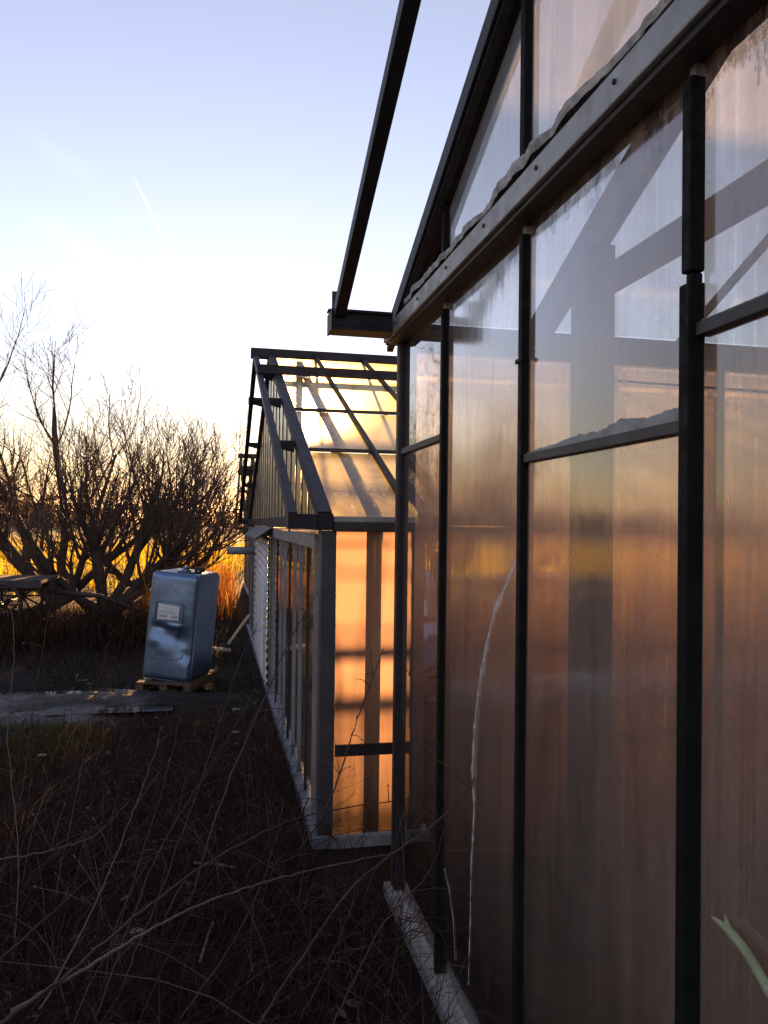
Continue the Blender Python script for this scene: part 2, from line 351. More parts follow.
# panes
edges = [YB-0.055]+bars+[YF]
cross = {0: 2.03, 2: 1.885, 3: 2.05, 5: 1.9, 7: 2.0}
for i in range(len(edges)-1):
    ya, yb = edges[i]-(0.0 if i == 0 else 0.018), edges[i+1]+0.018
    pn = MB()
    zs = [0.06, cross.get(i, 2.56), 2.56] if i in cross else [0.06, 2.56]
    tilt = 0.0015*(i % 3 - 1)
    for a, b_ in zip(zs[:-1], zs[1:]):
        pn.add([(X1+tilt, yb, a+0.004), (X1-tilt, ya, a+0.004), (X1-tilt, ya, b_-0.004), (X1+tilt, yb, b_-0.004)], [(0, 1, 2, 3)])
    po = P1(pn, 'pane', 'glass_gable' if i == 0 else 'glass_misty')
    if i in cross:
        z = cross[i]; br = MB(); br.box((X1-0.016, yb, z-0.013), (X1+0.014, ya, z+0.011))
        P1(br, 'cross_bar', 'alu_dark', 0.002, po)
        # mossy putty line sitting on the cross bar
        n = 140; vs = []; hmax = 0.032 if i == 2 else 0.014
        for k in range(n+1):
            y = ya+(yb-ya)*k/n
            h = z+0.012+hmax*(0.15+0.85*min(1, 1.5*k/n) if i == 2 else 0.5)*(0.75+0.25*noise.noise((y*9, z, 1.0))+0.22*noise.noise((y*31, z, 2.0))+0.16*noise.noise((y*90, z, 3.0)))
            vs += [(X1-0.006, y, z+0.010), (X1-0.004, y, h), (X1+0.004, y, h)]
        pt = MB().add(vs, [(3*k+a, 3*k+3+a, 3*k+4+a, 3*k+1+a) for k in range(n) for a in (0, 1)], True)
        P1(pt, 'putty', 'concrete', 0, po)
    if rake1((ya+yb)/2) > 2.8:
        up_ = MB(); pts = [(X1, yb, 2.66), (X1, ya, 2.66), (X1, ya, max(2.665, rake1(ya)-0.07)), (X1, yb, rake1(yb)-0.07)]
        if ya > YR > yb: pts.insert(3, (X1, YR, rake1(YR)-0.07))
        up_.add(pts, [tuple(range(len(pts)))]); P1(up_, 'upper_pane', 'glass_upper')
# eave beam: pale aluminium box, dark angle over it, crumbling foam strip on top
P1(MB().box((X1-0.075, YF, 2.545), (X1-0.001, YB+0.06, 2.612)), 'eave_beam', 'alu', 0.004)
P1(MB().box((X1-0.060, YF, 2.530), (X1+0.03, YB+0.02, 2.545)), 'beam_flange', 'alu_dark', 0.002)
P1(MB().box((X1-0.045, YF, 2.612), (X1+0.04, YB+0.03, 2.652)), 'beam_capping', 'bar_black', 0.003)
n = 900; vs = []
for k in range(n+1):
    y = YB-0.16-(YB-0.16-YF)*k/n
    a = noise.noise((y*7, 0.3, 0)); b_ = noise.noise((y*19, 4.3, 0)); c_ = noise.noise((y*2.2, 7.7, 0))
    out_ = 0.050+0.014*a+0.010*b_+0.003*noise.noise((y*40, 1.1, 0)); d_ = noise.noise((y*46, 9.1, 0)); h = 0.036+0.014*a+0.008*b_+0.018*max(0, c_)+0.003*d_
    vs += [(X1-out_, y, 2.653), (X1-out_-0.004, y, 2.653+h*0.55), (X1-out_*0.6, y, 2.653+h), (X1-0.004, y, 2.653+h*0.85)]
P1(MB().add(vs, [(4*k+a, 4*k+4+a, 4*k+5+a, 4*k+1+a) for k in range(n) for a in range(3)], True), 'sealing_strip', 'foam')
# rakes of the gable (a stack of two profiles) and the ridge
for sgn in (1, -1):
    a = Vector((X1, YB+0.10, E1-0.045)) if sgn > 0 else Vector((X1, YF-0.10, E1-0.045)); b_ = Vector((X1, YR, rake1(YR)))
    P1(MB().bar(a+Vector((-0.02, 0, -0.0)), b_+Vector((-0.02, 0, 0)), 0.085, 0.075), 'rake_beam', 'frame_dark', 0.004)
    P1(MB().bar(a+Vector((-0.035, 0.02*sgn, -0.045)), b_+Vector((-0.035, 0, -0.050)), 0.030, 0.024), 'rake_lip', 'alu_dark', 0.002)
    P1(MB().bar(a+Vector((0.01, 0.0, 0.052)), b_+Vector((0.01, 0, 0.052)), 0.12, 0.02), 'verge_capping', 'bar_black', 0.002)
    # free outer rafter standing off the gable
    q = Vector((X1-0.315, YB-0.02 if sgn > 0 else YF+0.02, E1-0.03)); r_ = Vector((X1-0.315, YR, rake1(YR)-0.03))
    P1(MB().bar(q, r_, 0.050, 0.062), 'outer_rafter', 'frame_dark', 0.004)
# gutter stub carrying the foot of the outer rafter
mb = MB(); yc = YB-0.055
mb.box((X1-0.345, yc-0.065, 2.555), (X1-0.076, yc+0.065, 2.570)); mb.box((X1-0.345, yc-0.065, 2.570), (X1-0.076, yc-0.050, 2.640)); mb.box((X1-0.345, yc+0.050, 2.570), (X1-0.076, yc+0.065, 2.640))
mb.box((X1-0.352, yc-0.07, 2.55), (X1-0.345, yc+0.07, 2.645)); mb.box((X1-0.345, yc-0.078, 2.628), (X1-0.076, yc-0.065, 2.642))
P1(mb, 'gutter_stub', 'frame_dark', 0.003)
for y in np.arange(1.02, YB, 0.385):
    P1(MB().tube([(X1-0.075, y, 2.583), (X1-0.080, y, 2.583)], 0.006, 6), 'bolt', 'iron')
br = MB(); br.box((X1-0.36, YB-0.055-0.03, 2.645), (X1-0.27, YB-0.055+0.03, 2.651)); br.box((X1-0.345, YB-0.085, 2.651), (X1-0.285, YB-0.080, 2.73)); br.tube([(X1-0.315, YB-0.092, 2.70), (X1-0.315, YB-0.08, 2.70)], 0.009, 6)
P1(br, 'rafter_bracket', 'alu_dark')
P1(MB().box((X1-0.077, YB+0.06, 2.548), (X1-0.002, YB+0.064, 2.609)), 'beam_end_cap', 'alu')
# sill kerb of the gable
P1(MB().box((X1-0.050, YF, -0.06), (X1+0.03, YB+0.05, 0.048)), 'sill', 'concrete', 0.006)
# back wall along X at YB, seen through the gable
P1(MB().box((X1-0.02, YB-0.055, 0.045), (X1+0.055, YB+0.035, 2.529)), 'corner_post', 'frame_dark', 0.004)
P1(MB().box((X1+0.061, YB-0.03, -0.06), (X1+L1, YB+0.03, 0.12)), 'plinth', 'soil', 0.004)
P1(MB().box((X1+0.041, YB-0.06, 2.50), (X1+L1, YB+0.05, 2.62)), 'eave_gutter', 'frame_dark', 0.004)
pn = MB(); k = 0; x = X1+0.056
bb = MB()
while x < X1+L1-1.6:
    pn.add([(x+0.012, YB, 0.12), (x+1.60-0.012, YB, 0.12), (x+1.60-0.012, YB, 2.5), (x+0.012, YB, 2.5)], [(0, 1, 2, 3)])
    if k: P1(MB().box((x-0.014, YB-0.02, 0.12), (x+0.014, YB+0.02, 2.5)), 'wall_bar', 'frame_dark')
    x += 1.60; k += 1
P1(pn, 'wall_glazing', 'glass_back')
# roof: glazed slopes, glazing bars, ridge
for sgn, ye in ((1, YB), (-1, YF)):
    pn = MB(); nr = 4
    for r_ in range(nr):
        ya = ye+(YR-ye)*r_/nr; yb = ye+(YR-ye)*(r_+1)/nr
        pn.add([(X1+0.06, ya, rake1(ya)+0.02), (X1+L1, ya, rake1(ya)+0.02), (X1+L1, yb-0.004*sgn, rake1(yb)+0.02), (X1+0.06, yb-0.004*sgn, rake1(yb)+0.02)], [(0, 1, 2, 3)])
    P1(pn, 'roof_glazing', 'glass_roof')
    x = X1+0.6
    while x < X1+L1:
        P1(MB().bar((x, ye, E1-0.02), (x, YR, rake1(YR)-0.02), 0.022, 0.035), 'roof_bar', 'frame_dark'); x += 0.8
    ym = (ye+YR)/2
    P1(MB().bar((X1+0.05, ym, rake1(ym)-0.08), (X1+L1, ym, rake1(ym)-0.08), 0.05, 0.07, Vector((0, 0, 1))), 'purlin', 'frame_dark')
P1(MB().bar((X1-0.35, YR, rake1(YR)+0.01), (X1+L1, YR, rake1(YR)+0.01), 0.12, 0.10, YA), 'ridge', 'frame_dark')
# trusses inside
for xt in (X1+0.61, X1+3.6, X1+6.6):
    tr = MB()
    yp = YB-0.67
    tr.box((xt-0.065, yp-0.06, 0.0), (xt+0.065, yp+0.06, rake1(yp)-0.12))
    P1(tr, 'truss_post', 'truss_grey', 0.004)
    P1(MB().box((xt-0.065, YF+0.61, 0.0), (xt+0.065, YF+0.73, rake1(YF+0.67)-0.12)), 'truss_post', 'truss_grey', 0.004)
    tb = MB(); tb.box((xt-0.03, YF+0.74, 2.59), (xt+0.03, yp-0.061, 2.68))
    tb.bar((xt, YB-0.06, 2.53), (xt, YR, rake1(YR)-0.13), 0.05, 0.10); tb.bar((xt, YF+0.06, 2.53), (xt, YR, rake1(YR)-0.13), 0.05, 0.10)
    tb.bar((xt, YR, 2.68), (xt, YR, rake1(YR)-0.16), 0.05, 0.06)
    P1(tb, 'truss', 'truss_grey')
# wire across and soil beds inside
P1(MB().tube([(X1+0.7, YB-0.3, 2.36), (X1+2.6, YB-0.3, 2.33), (X1+8, YB-0.3, 2.36)], 0.006, 5), 'wire', 'iron')
P1(MB().box((X1+0.061, YF, -0.3), (X1+L1, YB-0.031, 0.02)), 'soil_bed', 'soil')
# far side and rear walls closing the house
pn = MB(); pn.add([(X1+L1, YF, 0), (X1+L1, YB, 0), (X1+L1, YB, E1), (X1+L1, YR, rake1(YR)), (X1+L1, YF, E1)], [(0, 1, 2, 3, 4)])
pn.add([(X1, YF, 0.045), (X1+L1, YF, 0.045), (X1+L1, YF, 2.6), (X1, YF, 2.6)], [(0, 1, 2, 3)])
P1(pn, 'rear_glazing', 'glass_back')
# repair bead over the cracks in the panes
def bead(pxs, w, label=None):
    pts = []; rad = []
    for i, (u, v_) in enumerate(pxs):
        d = direction(u, v_); t = (X1-0.003)/d.x; p_ = d*t+Vector((0, 0, EYE)); pts.append(p_)
    fine = []
    for a, b_ in zip(pts[:-1], pts[1:]):
        for k in range(16): fine.append(a.lerp(b_, k/16))
    fine.append(pts[-1]); vs = []
    for i, p_ in enumerate(fine):
        ww = w*(1.25-0.85*i/len(fine))*(0.25+0.9*abs(noise.noise((p_.z*14, 2.0, w)))+0.7*abs(noise.noise((p_.z*55, 3.0, w))))*(0.4 if i in (0, len(fine)-1) else 1)
        vs += [(X1-0.0025, p_.y-ww, p_.z), (X1-(0.0034 if w < 0.03 else 0.0028), p_.y+ww*0.3*noise.noise((p_.z*30, 5.0, w)), p_.z), (X1-0.0025, p_.y+ww, p_.z)]
    return MB().add(vs, [(3*i+a, 3*i+1+a, 3*i+4+a, 3*i+3+a) for i in range(len(fine)-1) for a in (0, 1)], True)
P1(bead([(520, 552), (508, 580), (494, 612), (486, 645), (478, 690), (474, 730), (472, 770), (474, 810), (471, 860), (470, 920), (468, 985)], 0.017), 'crack_sealant', 'smear')
P1(bead([(521, 545), (509, 576), (496, 608), (487, 645), (480, 690), (476, 740), (474, 800), (472, 860)], 0.036), 'lime_smear', 'smear_soft')
P1(bead([(444, 868), (449, 890), (453, 920), (455, 960)], 0.008), 'crack_sealant', 'smear')

# ------------------------------------------------------------------ the lower greenhouses further on
def low_house(label, X, Y0, Y1, eave, slope, L, pitch, over, detail, group):
    g = empty('greenhouse', label, 'greenhouse', group)
    Yr = (Y0+Y1)/2
    def rk(y): return eave + slope*((y-Y0) if y < Yr else (Y1-y))
    def A(mb, name, mat, bevel=0.0, par=None): return mb.build(name, mat, par or g, bevel)
    # corner posts, sill, tie beam with gutter lip
    for yy in (Y0+0.05, Y1-0.05):
        A(MB().box((X-0.015, yy-0.05, 0.05), (X+0.065, yy+0.04, eave-0.06)), 'corner_post', 'post_blue', 0.004)
    A(MB().box((X-0.045, Y0-0.03, -0.05), (X+0.05, Y1, 0.05)), 'sill', 'frame_blue', 0.005)
    A(MB().box((X-0.05, Y0-0.02, eave-0.055), (X+0.045, Y1, eave+0.03)), 'tie_beam', 'frame_dark', 0.004)
    A(MB().box((X-0.035, Y0+0.15, eave-0.16), (X+0.02, Y1-0.1, eave-0.085)), 'head_rail', 'frame_blue', 0.003)
    # gable bars and panes
    ys = []; y = Y0+0.12+pitch*0.5
    while y < Y1-0.15: ys.append(y); y += pitch
    for i, y in enumerate(ys):
        A(MB().box((X-(0.012 if i % 3 != 1 else 0.008), y-0.014, 0.05), (X+0.02, y+0.014, eave-0.16)), 'glazing_bar', 'frame_blue' if i % 3 != 1 else 'frame_dark', 0.0)
        if rk(y)-eave > 0.15: A(MB().box((X-0.007, y-0.011, eave+0.03), (X+0.02, y+0.011, rk(y)-0.05)), 'upper_glazing_bar', 'frame_dark', 0.0)
    e = [Y0+0.10]+ys+[Y1-0.10]
    for i in range(len(e)-1):
        a, b_ = e[i]+0.017, e[i+1]-0.017
        A(MB().add([(X, a, 0.05), (X, b_, 0.05), (X, b_, eave-0.161), (X, a, eave-0.161)], [(3, 2, 1, 0)]), 'pane', 'glass_side')
        pts = [(X, a, eave+0.03), (X, b_, eave+0.03), (X, b_, max(eave+0.04, rk(b_)-0.06)), (X, a, max(eave+0.035, rk(a)-0.06))]
        if a < Yr < b_: pts.insert(3, (X, Yr, rk(Yr)-0.06))
        if b_ < Yr or detail: A(MB().add(pts, [tuple(range(len(pts)))]), 'upper_pane', 'glass_frost')
    # rakes on the gable, free outer rafters and the ties between them
    for sgn, ye in ((1, Y0), (-1, Y1)):
        A(MB().bar((X, ye, eave+0.01), (X, Yr, rk(Yr)), 0.075, 0.07), 'rake_beam', 'frame_dark', 0.003)
        A(MB().bar((X-over, ye+0.02*sgn, eave+0.01), (X-over, Yr, rk(Yr)), 0.050, 0.060), 'outer_rafter', 'frame_dark', 0.003)
        A(MB().box((X-over-0.03, ye-0.06, eave-0.05), (X-0.051, ye+0.06, eave+0.028)), 'gutter_stub', 'frame_dark', 0.003)
        for t in (0.30, 0.57, 0.80):
            y = ye+(Yr-ye)*t; z = rk(y)
            A(MB().add([(X-over+0.026, y, z-0.035), (X-0.038, y, z-0.06), (X-0.038, y, z+0.02), (X-over+0.026, y, z+0.02),
                        (X-over+0.026, y+0.035, z-0.035), (X-0.038, y+0.035, z-0.06), (X-0.038, y+0.035, z+0.02), (X-over+0.026, y+0.035, z+0.02)],
                       [(0, 1, 2, 3), (7, 6, 5, 4), (0, 4, 5, 1), (1, 5, 6, 2), (2, 6, 7, 3), (3, 7, 4, 0)]), 'rafter_tie', 'frame_dark')
    A(MB().bar((X-over-0.05, Yr, rk(Yr)+0.03), (X+L, Yr, rk(Yr)+0.03), 0.11, 0.10, YA), 'ridge', 'frame_dark', 0.003)
    # roof slopes
    rows = [0.0, 0.25, 0.485, 0.77, 1.0]
    for sgn, ye, mt in ((1, Y0, 'glass_frost' if detail else 'glass_far'), (-1, Y1, 'glass_far')):
        pn = MB(); xs = [X+0.04]+list(np.arange(X+0.48, X+L, 0.52))
        for r_ in range(4):
            ya = ye+(Yr-ye)*rows[r_]; yb = ye+(Yr-ye)*rows[r_+1]
            for i in range(len(xs)-1):
                j = 0.004*((i*7+r_*3) % 4)
                pn.add([(xs[i]+0.008, ya, rk(ya)+0.015+j), (xs[i+1]-0.008, ya, rk(ya)+0.015+j), (xs[i+1]-0.008, yb, rk(yb)+0.012), (xs[i]+0.008, yb, rk(yb)+0.012)], [(0, 1, 2, 3)])
        if detail: A(pn, 'roof_glazing', mt)
        for x in xs[1:-1]:
            A(MB().bar((x, ye, eave+0.03), (x, Yr, rk(Yr)+0.03), 0.028, 0.045), 'roof_bar', 'frame_dark')
        for r_ in (1, 2):
            y = ye+(Yr-ye)*rows[r_]
            A(MB().bar((X+0.04, y, rk(y)+0.03), (X+L, y, rk(y)+0.03), 0.04, 0.022, YA), 'roof_cross_bar', 'alu_dark')
        y = ye+(Yr-ye)*rows[3]
        A(MB().bar((X-over-0.03, y, rk(y)+0.075), (X+L, y, rk(y)+0.075), 0.055, 0.085, YA), 'purlin', 'frame_dark', 0.003)
        A(MB().box((X+0.046, ye-0.06, eave-0.06), (X+L, ye+0.06, eave-0.012)), 'eave_gutter', 'alu_dark', 0.004)
        A(MB().box((X+0.046, ye-0.05, eave-0.012), (X+L, ye+0.05, eave+0.018)), 'eave_plate', 'alu', 0.003)
    # front and rear walls
    for ye, mt, s in ((Y0, 'glass_front' if detail else 'glass_far', -1), (Y1, 'glass_far', 1)):
        A(MB().box((X+0.051, ye-0.04, -0.05), (X+L, ye+0.04, 0.05)), 'plinth', 'concrete', 0.004)
        pn = MB(); x = X+0.13; k = 0
        while x < X+L-0.5:
            xl = x+0.012 if k else X+0.066
            pn.add([(xl, ye, 0.05), (x+0.50-0.012, ye, 0.05), (x+0.50-0.012, ye, eave-0.06), (xl, ye, eave-0.06)], [(0, 1, 2, 3)])
            if k: A(MB().box((x-0.013, ye-0.02, 0.05), (x+0.013, ye+0.02, eave-0.06)), 'wall_bar', 'frame_dark')
            x += 0.50; k += 1
        A(pn, 'wall_glazing', mt)
        A(MB().box((X+0.066, ye-0.035, 0.47), (X+L, ye-0.021, 0.53)), 'wall_rail', 'frame_dark')
    A(MB().add([(X+L, Y0, 0), (X+L, Y1, 0), (X+L, Y1, eave), (X+L, Yr, rk(Yr)), (X+L, Y0, eave)], [(0, 1, 2, 3, 4)]), 'end_glazing', 'glass_far')
    A(MB().box((X+0.051, Y0+0.05, -0.3), (X+L, Y1-0.05, 0.015)), 'soil_bed', 'soil')
    # trusses inside: post under each eave, tie, rafters
    for xt in ([X+0.295, X+3.2, X+6.2] if detail else [X+1.5]):
        A(MB().box((xt-0.04, Y0+0.35, 0.0), (xt+0.04, Y0+0.43, rk(Y0+0.4)-0.05)), 'truss_post', 'post_blue')
        A(MB().box((xt-0.04, Y1-0.43, 0.0), (xt+0.04, Y1-0.35, rk(Y1-0.4)-0.05)), 'truss_post', 'post_blue')
        A(MB().bar((xt, Y0+0.1, eave-0.06), (xt, Yr, rk(Yr)-0.10), 0.06, 0.10), 'truss_rafter', 'post_blue')
        A(MB().bar((xt, Y1-0.1, eave-0.06), (xt, Yr, rk(Yr)-0.10), 0.06, 0.10), 'truss_rafter', 'post_blue')
    return g, A, rk
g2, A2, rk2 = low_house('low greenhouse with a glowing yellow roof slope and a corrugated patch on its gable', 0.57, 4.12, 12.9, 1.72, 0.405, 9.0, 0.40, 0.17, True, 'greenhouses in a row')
# corrugated sheet patching the gable, with its bent cap
Xc = 0.57-0.035; vs = []; n = 150; ya, yb = 7.95, 10.4
for k in range(n+1):
    z = 0.05+1.50*k/n; d = 0.012*math.sin(2*math.pi*z/0.085)
    for y in (ya, yb): vs.append((Xc+d-0.006, y, z + 0.03*(y-ya)))
cs = MB().add(vs, [(2*k, 2*k+1, 2*k+3, 2*k+2) for k in range(n)], True)
co = A2(cs, 'corrugated_sheet', 'corrugated'); sd = co.modifiers.new('thick', 'SOLIDIFY'); sd.thickness = 0.003
A2(MB().add([(0.57-0.045, 7.4, 1.66), (0.57-0.20, 7.4, 1.55), (0.57-0.20, 10.2, 1.55), (0.57-0.045, 10.2, 1.66), (0.57-0.045, 7.4, 1.645), (0.57-0.20, 7.4, 1.535), (0.57-0.20, 10.2, 1.535), (0.57-0.045, 10.2, 1.645)],
            [(0, 1, 2, 3), (7, 6, 5, 4), (0, 4, 5, 1), (1, 5, 6, 2), (2, 6, 7, 3)]), 'cap_sheet', 'alu_dark')
A2(MB().tube([(0.57-0.40, 11.2, 1.30), (0.57-0.02, 11.2, 1.30)], 0.055, 12), 'pipe_stub', 'frame_blue')
low_house('farthest greenhouse, a small dark glazed gable showing past the corrugated one', 0.82, 14.2, 22.0, 1.55, 0.42, 5.0, 0.50, 0.27, False, 'greenhouses in a row')

# ------------------------------------------------------------------ oil tank on a pallet
tk = empty('oil_tank', 'dented galvanised steel tank leaning on a wooden pallet, with a white label', 'tank', None, (-0.36, 8.45, 0.094))
tk.rotation_euler = (0, R(5.0), R(-20))
W, D, H = 0.51, 0.64, 1.09
def rrect(w, h, r, n=6):
    pts = []
    for cx, cz, a0 in ((w/2-r, h/2-r, 0), (-w/2+r, h/2-r, 90), (-w/2+r, -h/2+r, 180), (w/2-r, -h/2+r, 270)):
        for k in range(n+1):
            a = R(a0+90*k/n); pts.append((cx+r*math.cos(a), cz+r*math.sin(a)))
    return pts
# shell: grid on the front face with dents, rounded edges
def dent(x, z):
    d = 0
    for (cx, cz, rx, rz, a) in ((-0.02, 0.47, 0.13, 0.10, 0.030), (0.15, 0.42, 0.09, 0.15, 0.035), (-0.15, 0.40, 0.07, 0.06, -0.012), (0.02, 0.56, 0.10, 0.03, -0.016), (0.20, 0.27, 0.07, 0.06, 0.02), (-0.10, 0.54, 0.07, 0.04, 0.02), (0.08, 0.50, 0.03, 0.05, -0.012)):
        d += a*math.exp(-((x-cx)/rx)**2-((z-cz)/rz)**2)
    d += 0.003*noise.noise((x*6, z*6, 2.2)) + 0.0012*noise.noise((x*14, z*14, 4.0))
    return d
nx, nz = 44, 80; vs = []; rr_ = 0.055
for j in range(nz+1):
    for i in range(nx+1):
        x = -W/2+W*i/nx; z = H*j/nz
        ex = max(0, abs(x)-(W/2-rr_))/rr_; ez = max(0, max(rr_-z, z-(H-rr_)))/rr_; e_ = min(1, math.hypot(ex, ez))
        s = 1-math.sqrt(max(0, 1-e_*e_))
        belly = -0.018*math.cos(math.pi*x/W)*math.sin(math.pi*z/H)
        xx, zz = x, z
        if ex > 0 and ez > 0 and math.hypot(ex, ez) > 1:
            k_ = 1/math.hypot(ex, ez); xx = math.copysign(W/2-rr_+ex*k_*rr_, x); zz = (rr_-ez*k_*rr_) if z < rr_ else H-rr_+ez*k_*rr_
        vs.append((xx, -D/2+s*rr_+belly+dent(x, z)*(1-min(1, e_)), zz))
fr = MB(); fr.add(vs, [(j*(nx+1)+i, j*(nx+1)+i+1, (j+1)*(nx+1)+i+1, (j+1)*(nx+1)+i) for j in range(nz) for i in range(nx)], True)
out_l = rrect(W, H, rr_); n = len(out_l); vs = []
for y in np.linspace(-D/2+rr_, D/2-rr_, 14):
    for (x, z) in out_l:
        w_ = 0.006*noise.noise((x*5, y*5, z*5+3)); vs.append((x+w_, y, z+H/2))
fr.add(vs, [(j*n+k, j*n+(k+1) % n, (j+1)*n+(k+1) % n, (j+1)*n+k) for j in range(13) for k in range(n)], True)
inner = rrect(W-0.03, H-0.03, rr_*0.8)
fr.add([(x, D/2-rr_, z+H/2) for x, z in out_l]+[(x, D/2, z+H/2) for x, z in inner], [(k, (k+1) % n, n+(k+1) % n, n+k) for k in range(n)]+[tuple(n+k for k in range(n))], True)
fr.build('shell', 'zinc', tk)
# welded seam round the front edge
MB().tube([(x*0.992, -D/2+rr_*0.75, z*0.996+H/2) for x, z in out_l]+[(out_l[0][0]*0.992, -D/2+rr_*0.75, out_l[0][1]+H/2)], 0.006, 6).build('seam', 'zinc', tk)
# pressed label frame, label and its print
yf = -D/2-0.020
lab = MB().tube([(x-0.02, yf-0.002+0.0*abs(x), z+0.70) for x, z in rrect(0.29, 0.20, 0.03)]+[(0.125, yf-0.002, 0.77)], 0.005, 6).build('label_frame', 'zinc', tk)
lb = MB().add([(-0.135, yf-0.004, 0.615), (0.09, yf-0.004, 0.625), (0.09, yf-0.004, 0.765), (-0.135, yf-0.004, 0.775)], [(0, 1, 2, 3)]).build('label', 'label', tk)
pr = MB()
for (a, b_, z0, z1) in ((-0.12, 0.075, 0.685, 0.694), (-0.12, -0.03, 0.640, 0.668), (0.01, 0.075, 0.640, 0.668), (-0.12, 0.03, 0.704, 0.710)):
    pr.add([(a, yf-0.0055, z0), (b_, yf-0.0055, z0), (b_, yf-0.0055, z1), (a, yf-0.0055, z1)], [(0, 1, 2, 3)])
pr.build('label_print', 'label_print', lb)
MB().tube([(x, -D/2-0.006+0.004*abs(x), z) for x, z in ((-0.15, 0.27), (-0.14, 0.245), (-0.11, 0.232), (0.0, 0.228), (0.12, 0.236), (0.15, 0.25), (0.155, 0.28))], 0.0065, 6).build('pressed_rib', 'zinc', tk)
# stamped letters near the top
cu = bpy.data.curves.new('stamped_letters', 'FONT'); cu.body = 'DEHOUST'; cu.size = 0.078; cu.extrude = 0.003; cu.align_x = 'CENTER'; cu.space_character = 1.15
to = bpy.data.objects.new('tmp', cu); COL.objects.link(to)
dg = bpy.context.evaluated_depsgraph_get(); me = bpy.data.meshes.new_from_object(to.evaluated_get(dg)); bpy.data.objects.remove(to)
me.materials.clear(); me.materials.append(M['emboss'])
def shell_y(x, z): return -D/2-0.018*math.cos(math.pi*x/W)*math.sin(math.pi*z/H)+dent(x, z)
for v_ in me.vertices:
    x, z = v_.co.x-0.01, v_.co.y+0.925; v_.co = (v_.co.x, v_.co.y, v_.co.z - (shell_y(x, z)-(-D/2)))
tx = bpy.data.objects.new('stamped_lettering', me); COL.objects.link(tx); tx.parent = tk
tx.location = (-0.01, -D/2-0.001, 0.925); tx.rotation_euler = (R(90), 0, 0)
# fittings on the top
fit = MB(); fit.tube([(0.02, -0.10, H-0.005), (0.02, -0.10, H+0.030)], [0.055, 0.05], 14); fit.tube([(0.02, -0.10, H+0.03), (0.02, -0.10, H+0.06)], 0.03, 12)
fit.build('filler_cap', 'zinc', tk)
MB().tube([(0.10, -0.02, H-0.005), (0.10, -0.02, H+0.035), (0.13, -0.02, H+0.045), (0.19, -0.02, H+0.03)], 0.022, 8).build('fitting', 'plastic_black', tk)
MB().tube([(-0.03, -0.19, H-0.003), (0.14, -0.19, H-0.003), (0.16, -0.05, H+0.01)], 0.02, 8).build('fitting', 'plastic_black', tk)
for x in (-0.2, 0.18):
    MB().box((x-0.03, -0.26, -0.028), (x+0.03, 0.26, 0.004)).build('foot_rail', 'zinc', tk, 0.004)
pal = empty('pallet', 'small weathered wooden pallet carrying the steel tank', 'pallet', None, (-0.345, 8.45, 0.01)); pal.rotation_euler = (0, 0, R(-20))
for y in (-0.34, -0.17, 0.0, 0.17, 0.34):
    MB().box((-0.29, y-0.055, 0.060), (0.29, y+0.055, 0.078)).build('deck_board', 'wood', pal, 0.003)
for x in (-0.25, 0, 0.25):
    MB().box((x-0.04, -0.40, 0.0), (x+0.04, 0.40, 0.060)).build('bearer', 'wood', pal, 0.003)

# ------------------------------------------------------------------ flat farm wagon
wg = empty('farm_wagon', 'old flat farm wagon with spoked wheels standing under the bare trees', 'wagon', None, (-4.3, 14.0, 0))
wx0, wx1 = -1.75, 1.62
MB().box((wx0, -0.75, 0.68), (wx1, 0.75, 0.73)).build('deck', 'wood_dark', wg, 0.004)
MB().box((wx0, -0.78, 0.62), (wx1, -0.751, 0.745)).build('deck_rail', 'alu_dark', wg, 0.003)
for y in (-0.45, 0.45): MB().box((wx0+0.1, y-0.05, 0.54), (wx1-0.1, y+0.05, 0.68)).build('beam', 'wood_dark', wg, 0.003)
for x in (1.0, -1.05):
    MB().tube([(x, -0.86, 0.36), (x, 0.86, 0.36)], 0.035, 8).build('axle', 'iron', wg)
    for y in (-0.80, 0.80):
        wh = MB().ring((x, y, 0.36), (0, 1, 0), 0.34, 0.028, 28, 6).build('wheel', 'iron', wg)
        MB().tube([(x, y-0.07, 0.36), (x, y+0.07, 0.36)], 0.07, 12).build('hub', 'iron', wh)
        sp = MB()
        for k in range(12):
            a = 2*math.pi*k/12; sp.tube([(x+0.06*math.cos(a), y, 0.36+0.06*math.sin(a)), (x+0.33*math.cos(a), y, 0.36+0.33*math.sin(a))], 0.016, 5)
        sp.build('spokes', 'alu_dark', wh)
MB().tube([(1.58, 0, 0.50), (2.4, 0, 0.42), (3.0, 0, 0.18)], 0.04, 8).build('drawbar', 'iron', wg)

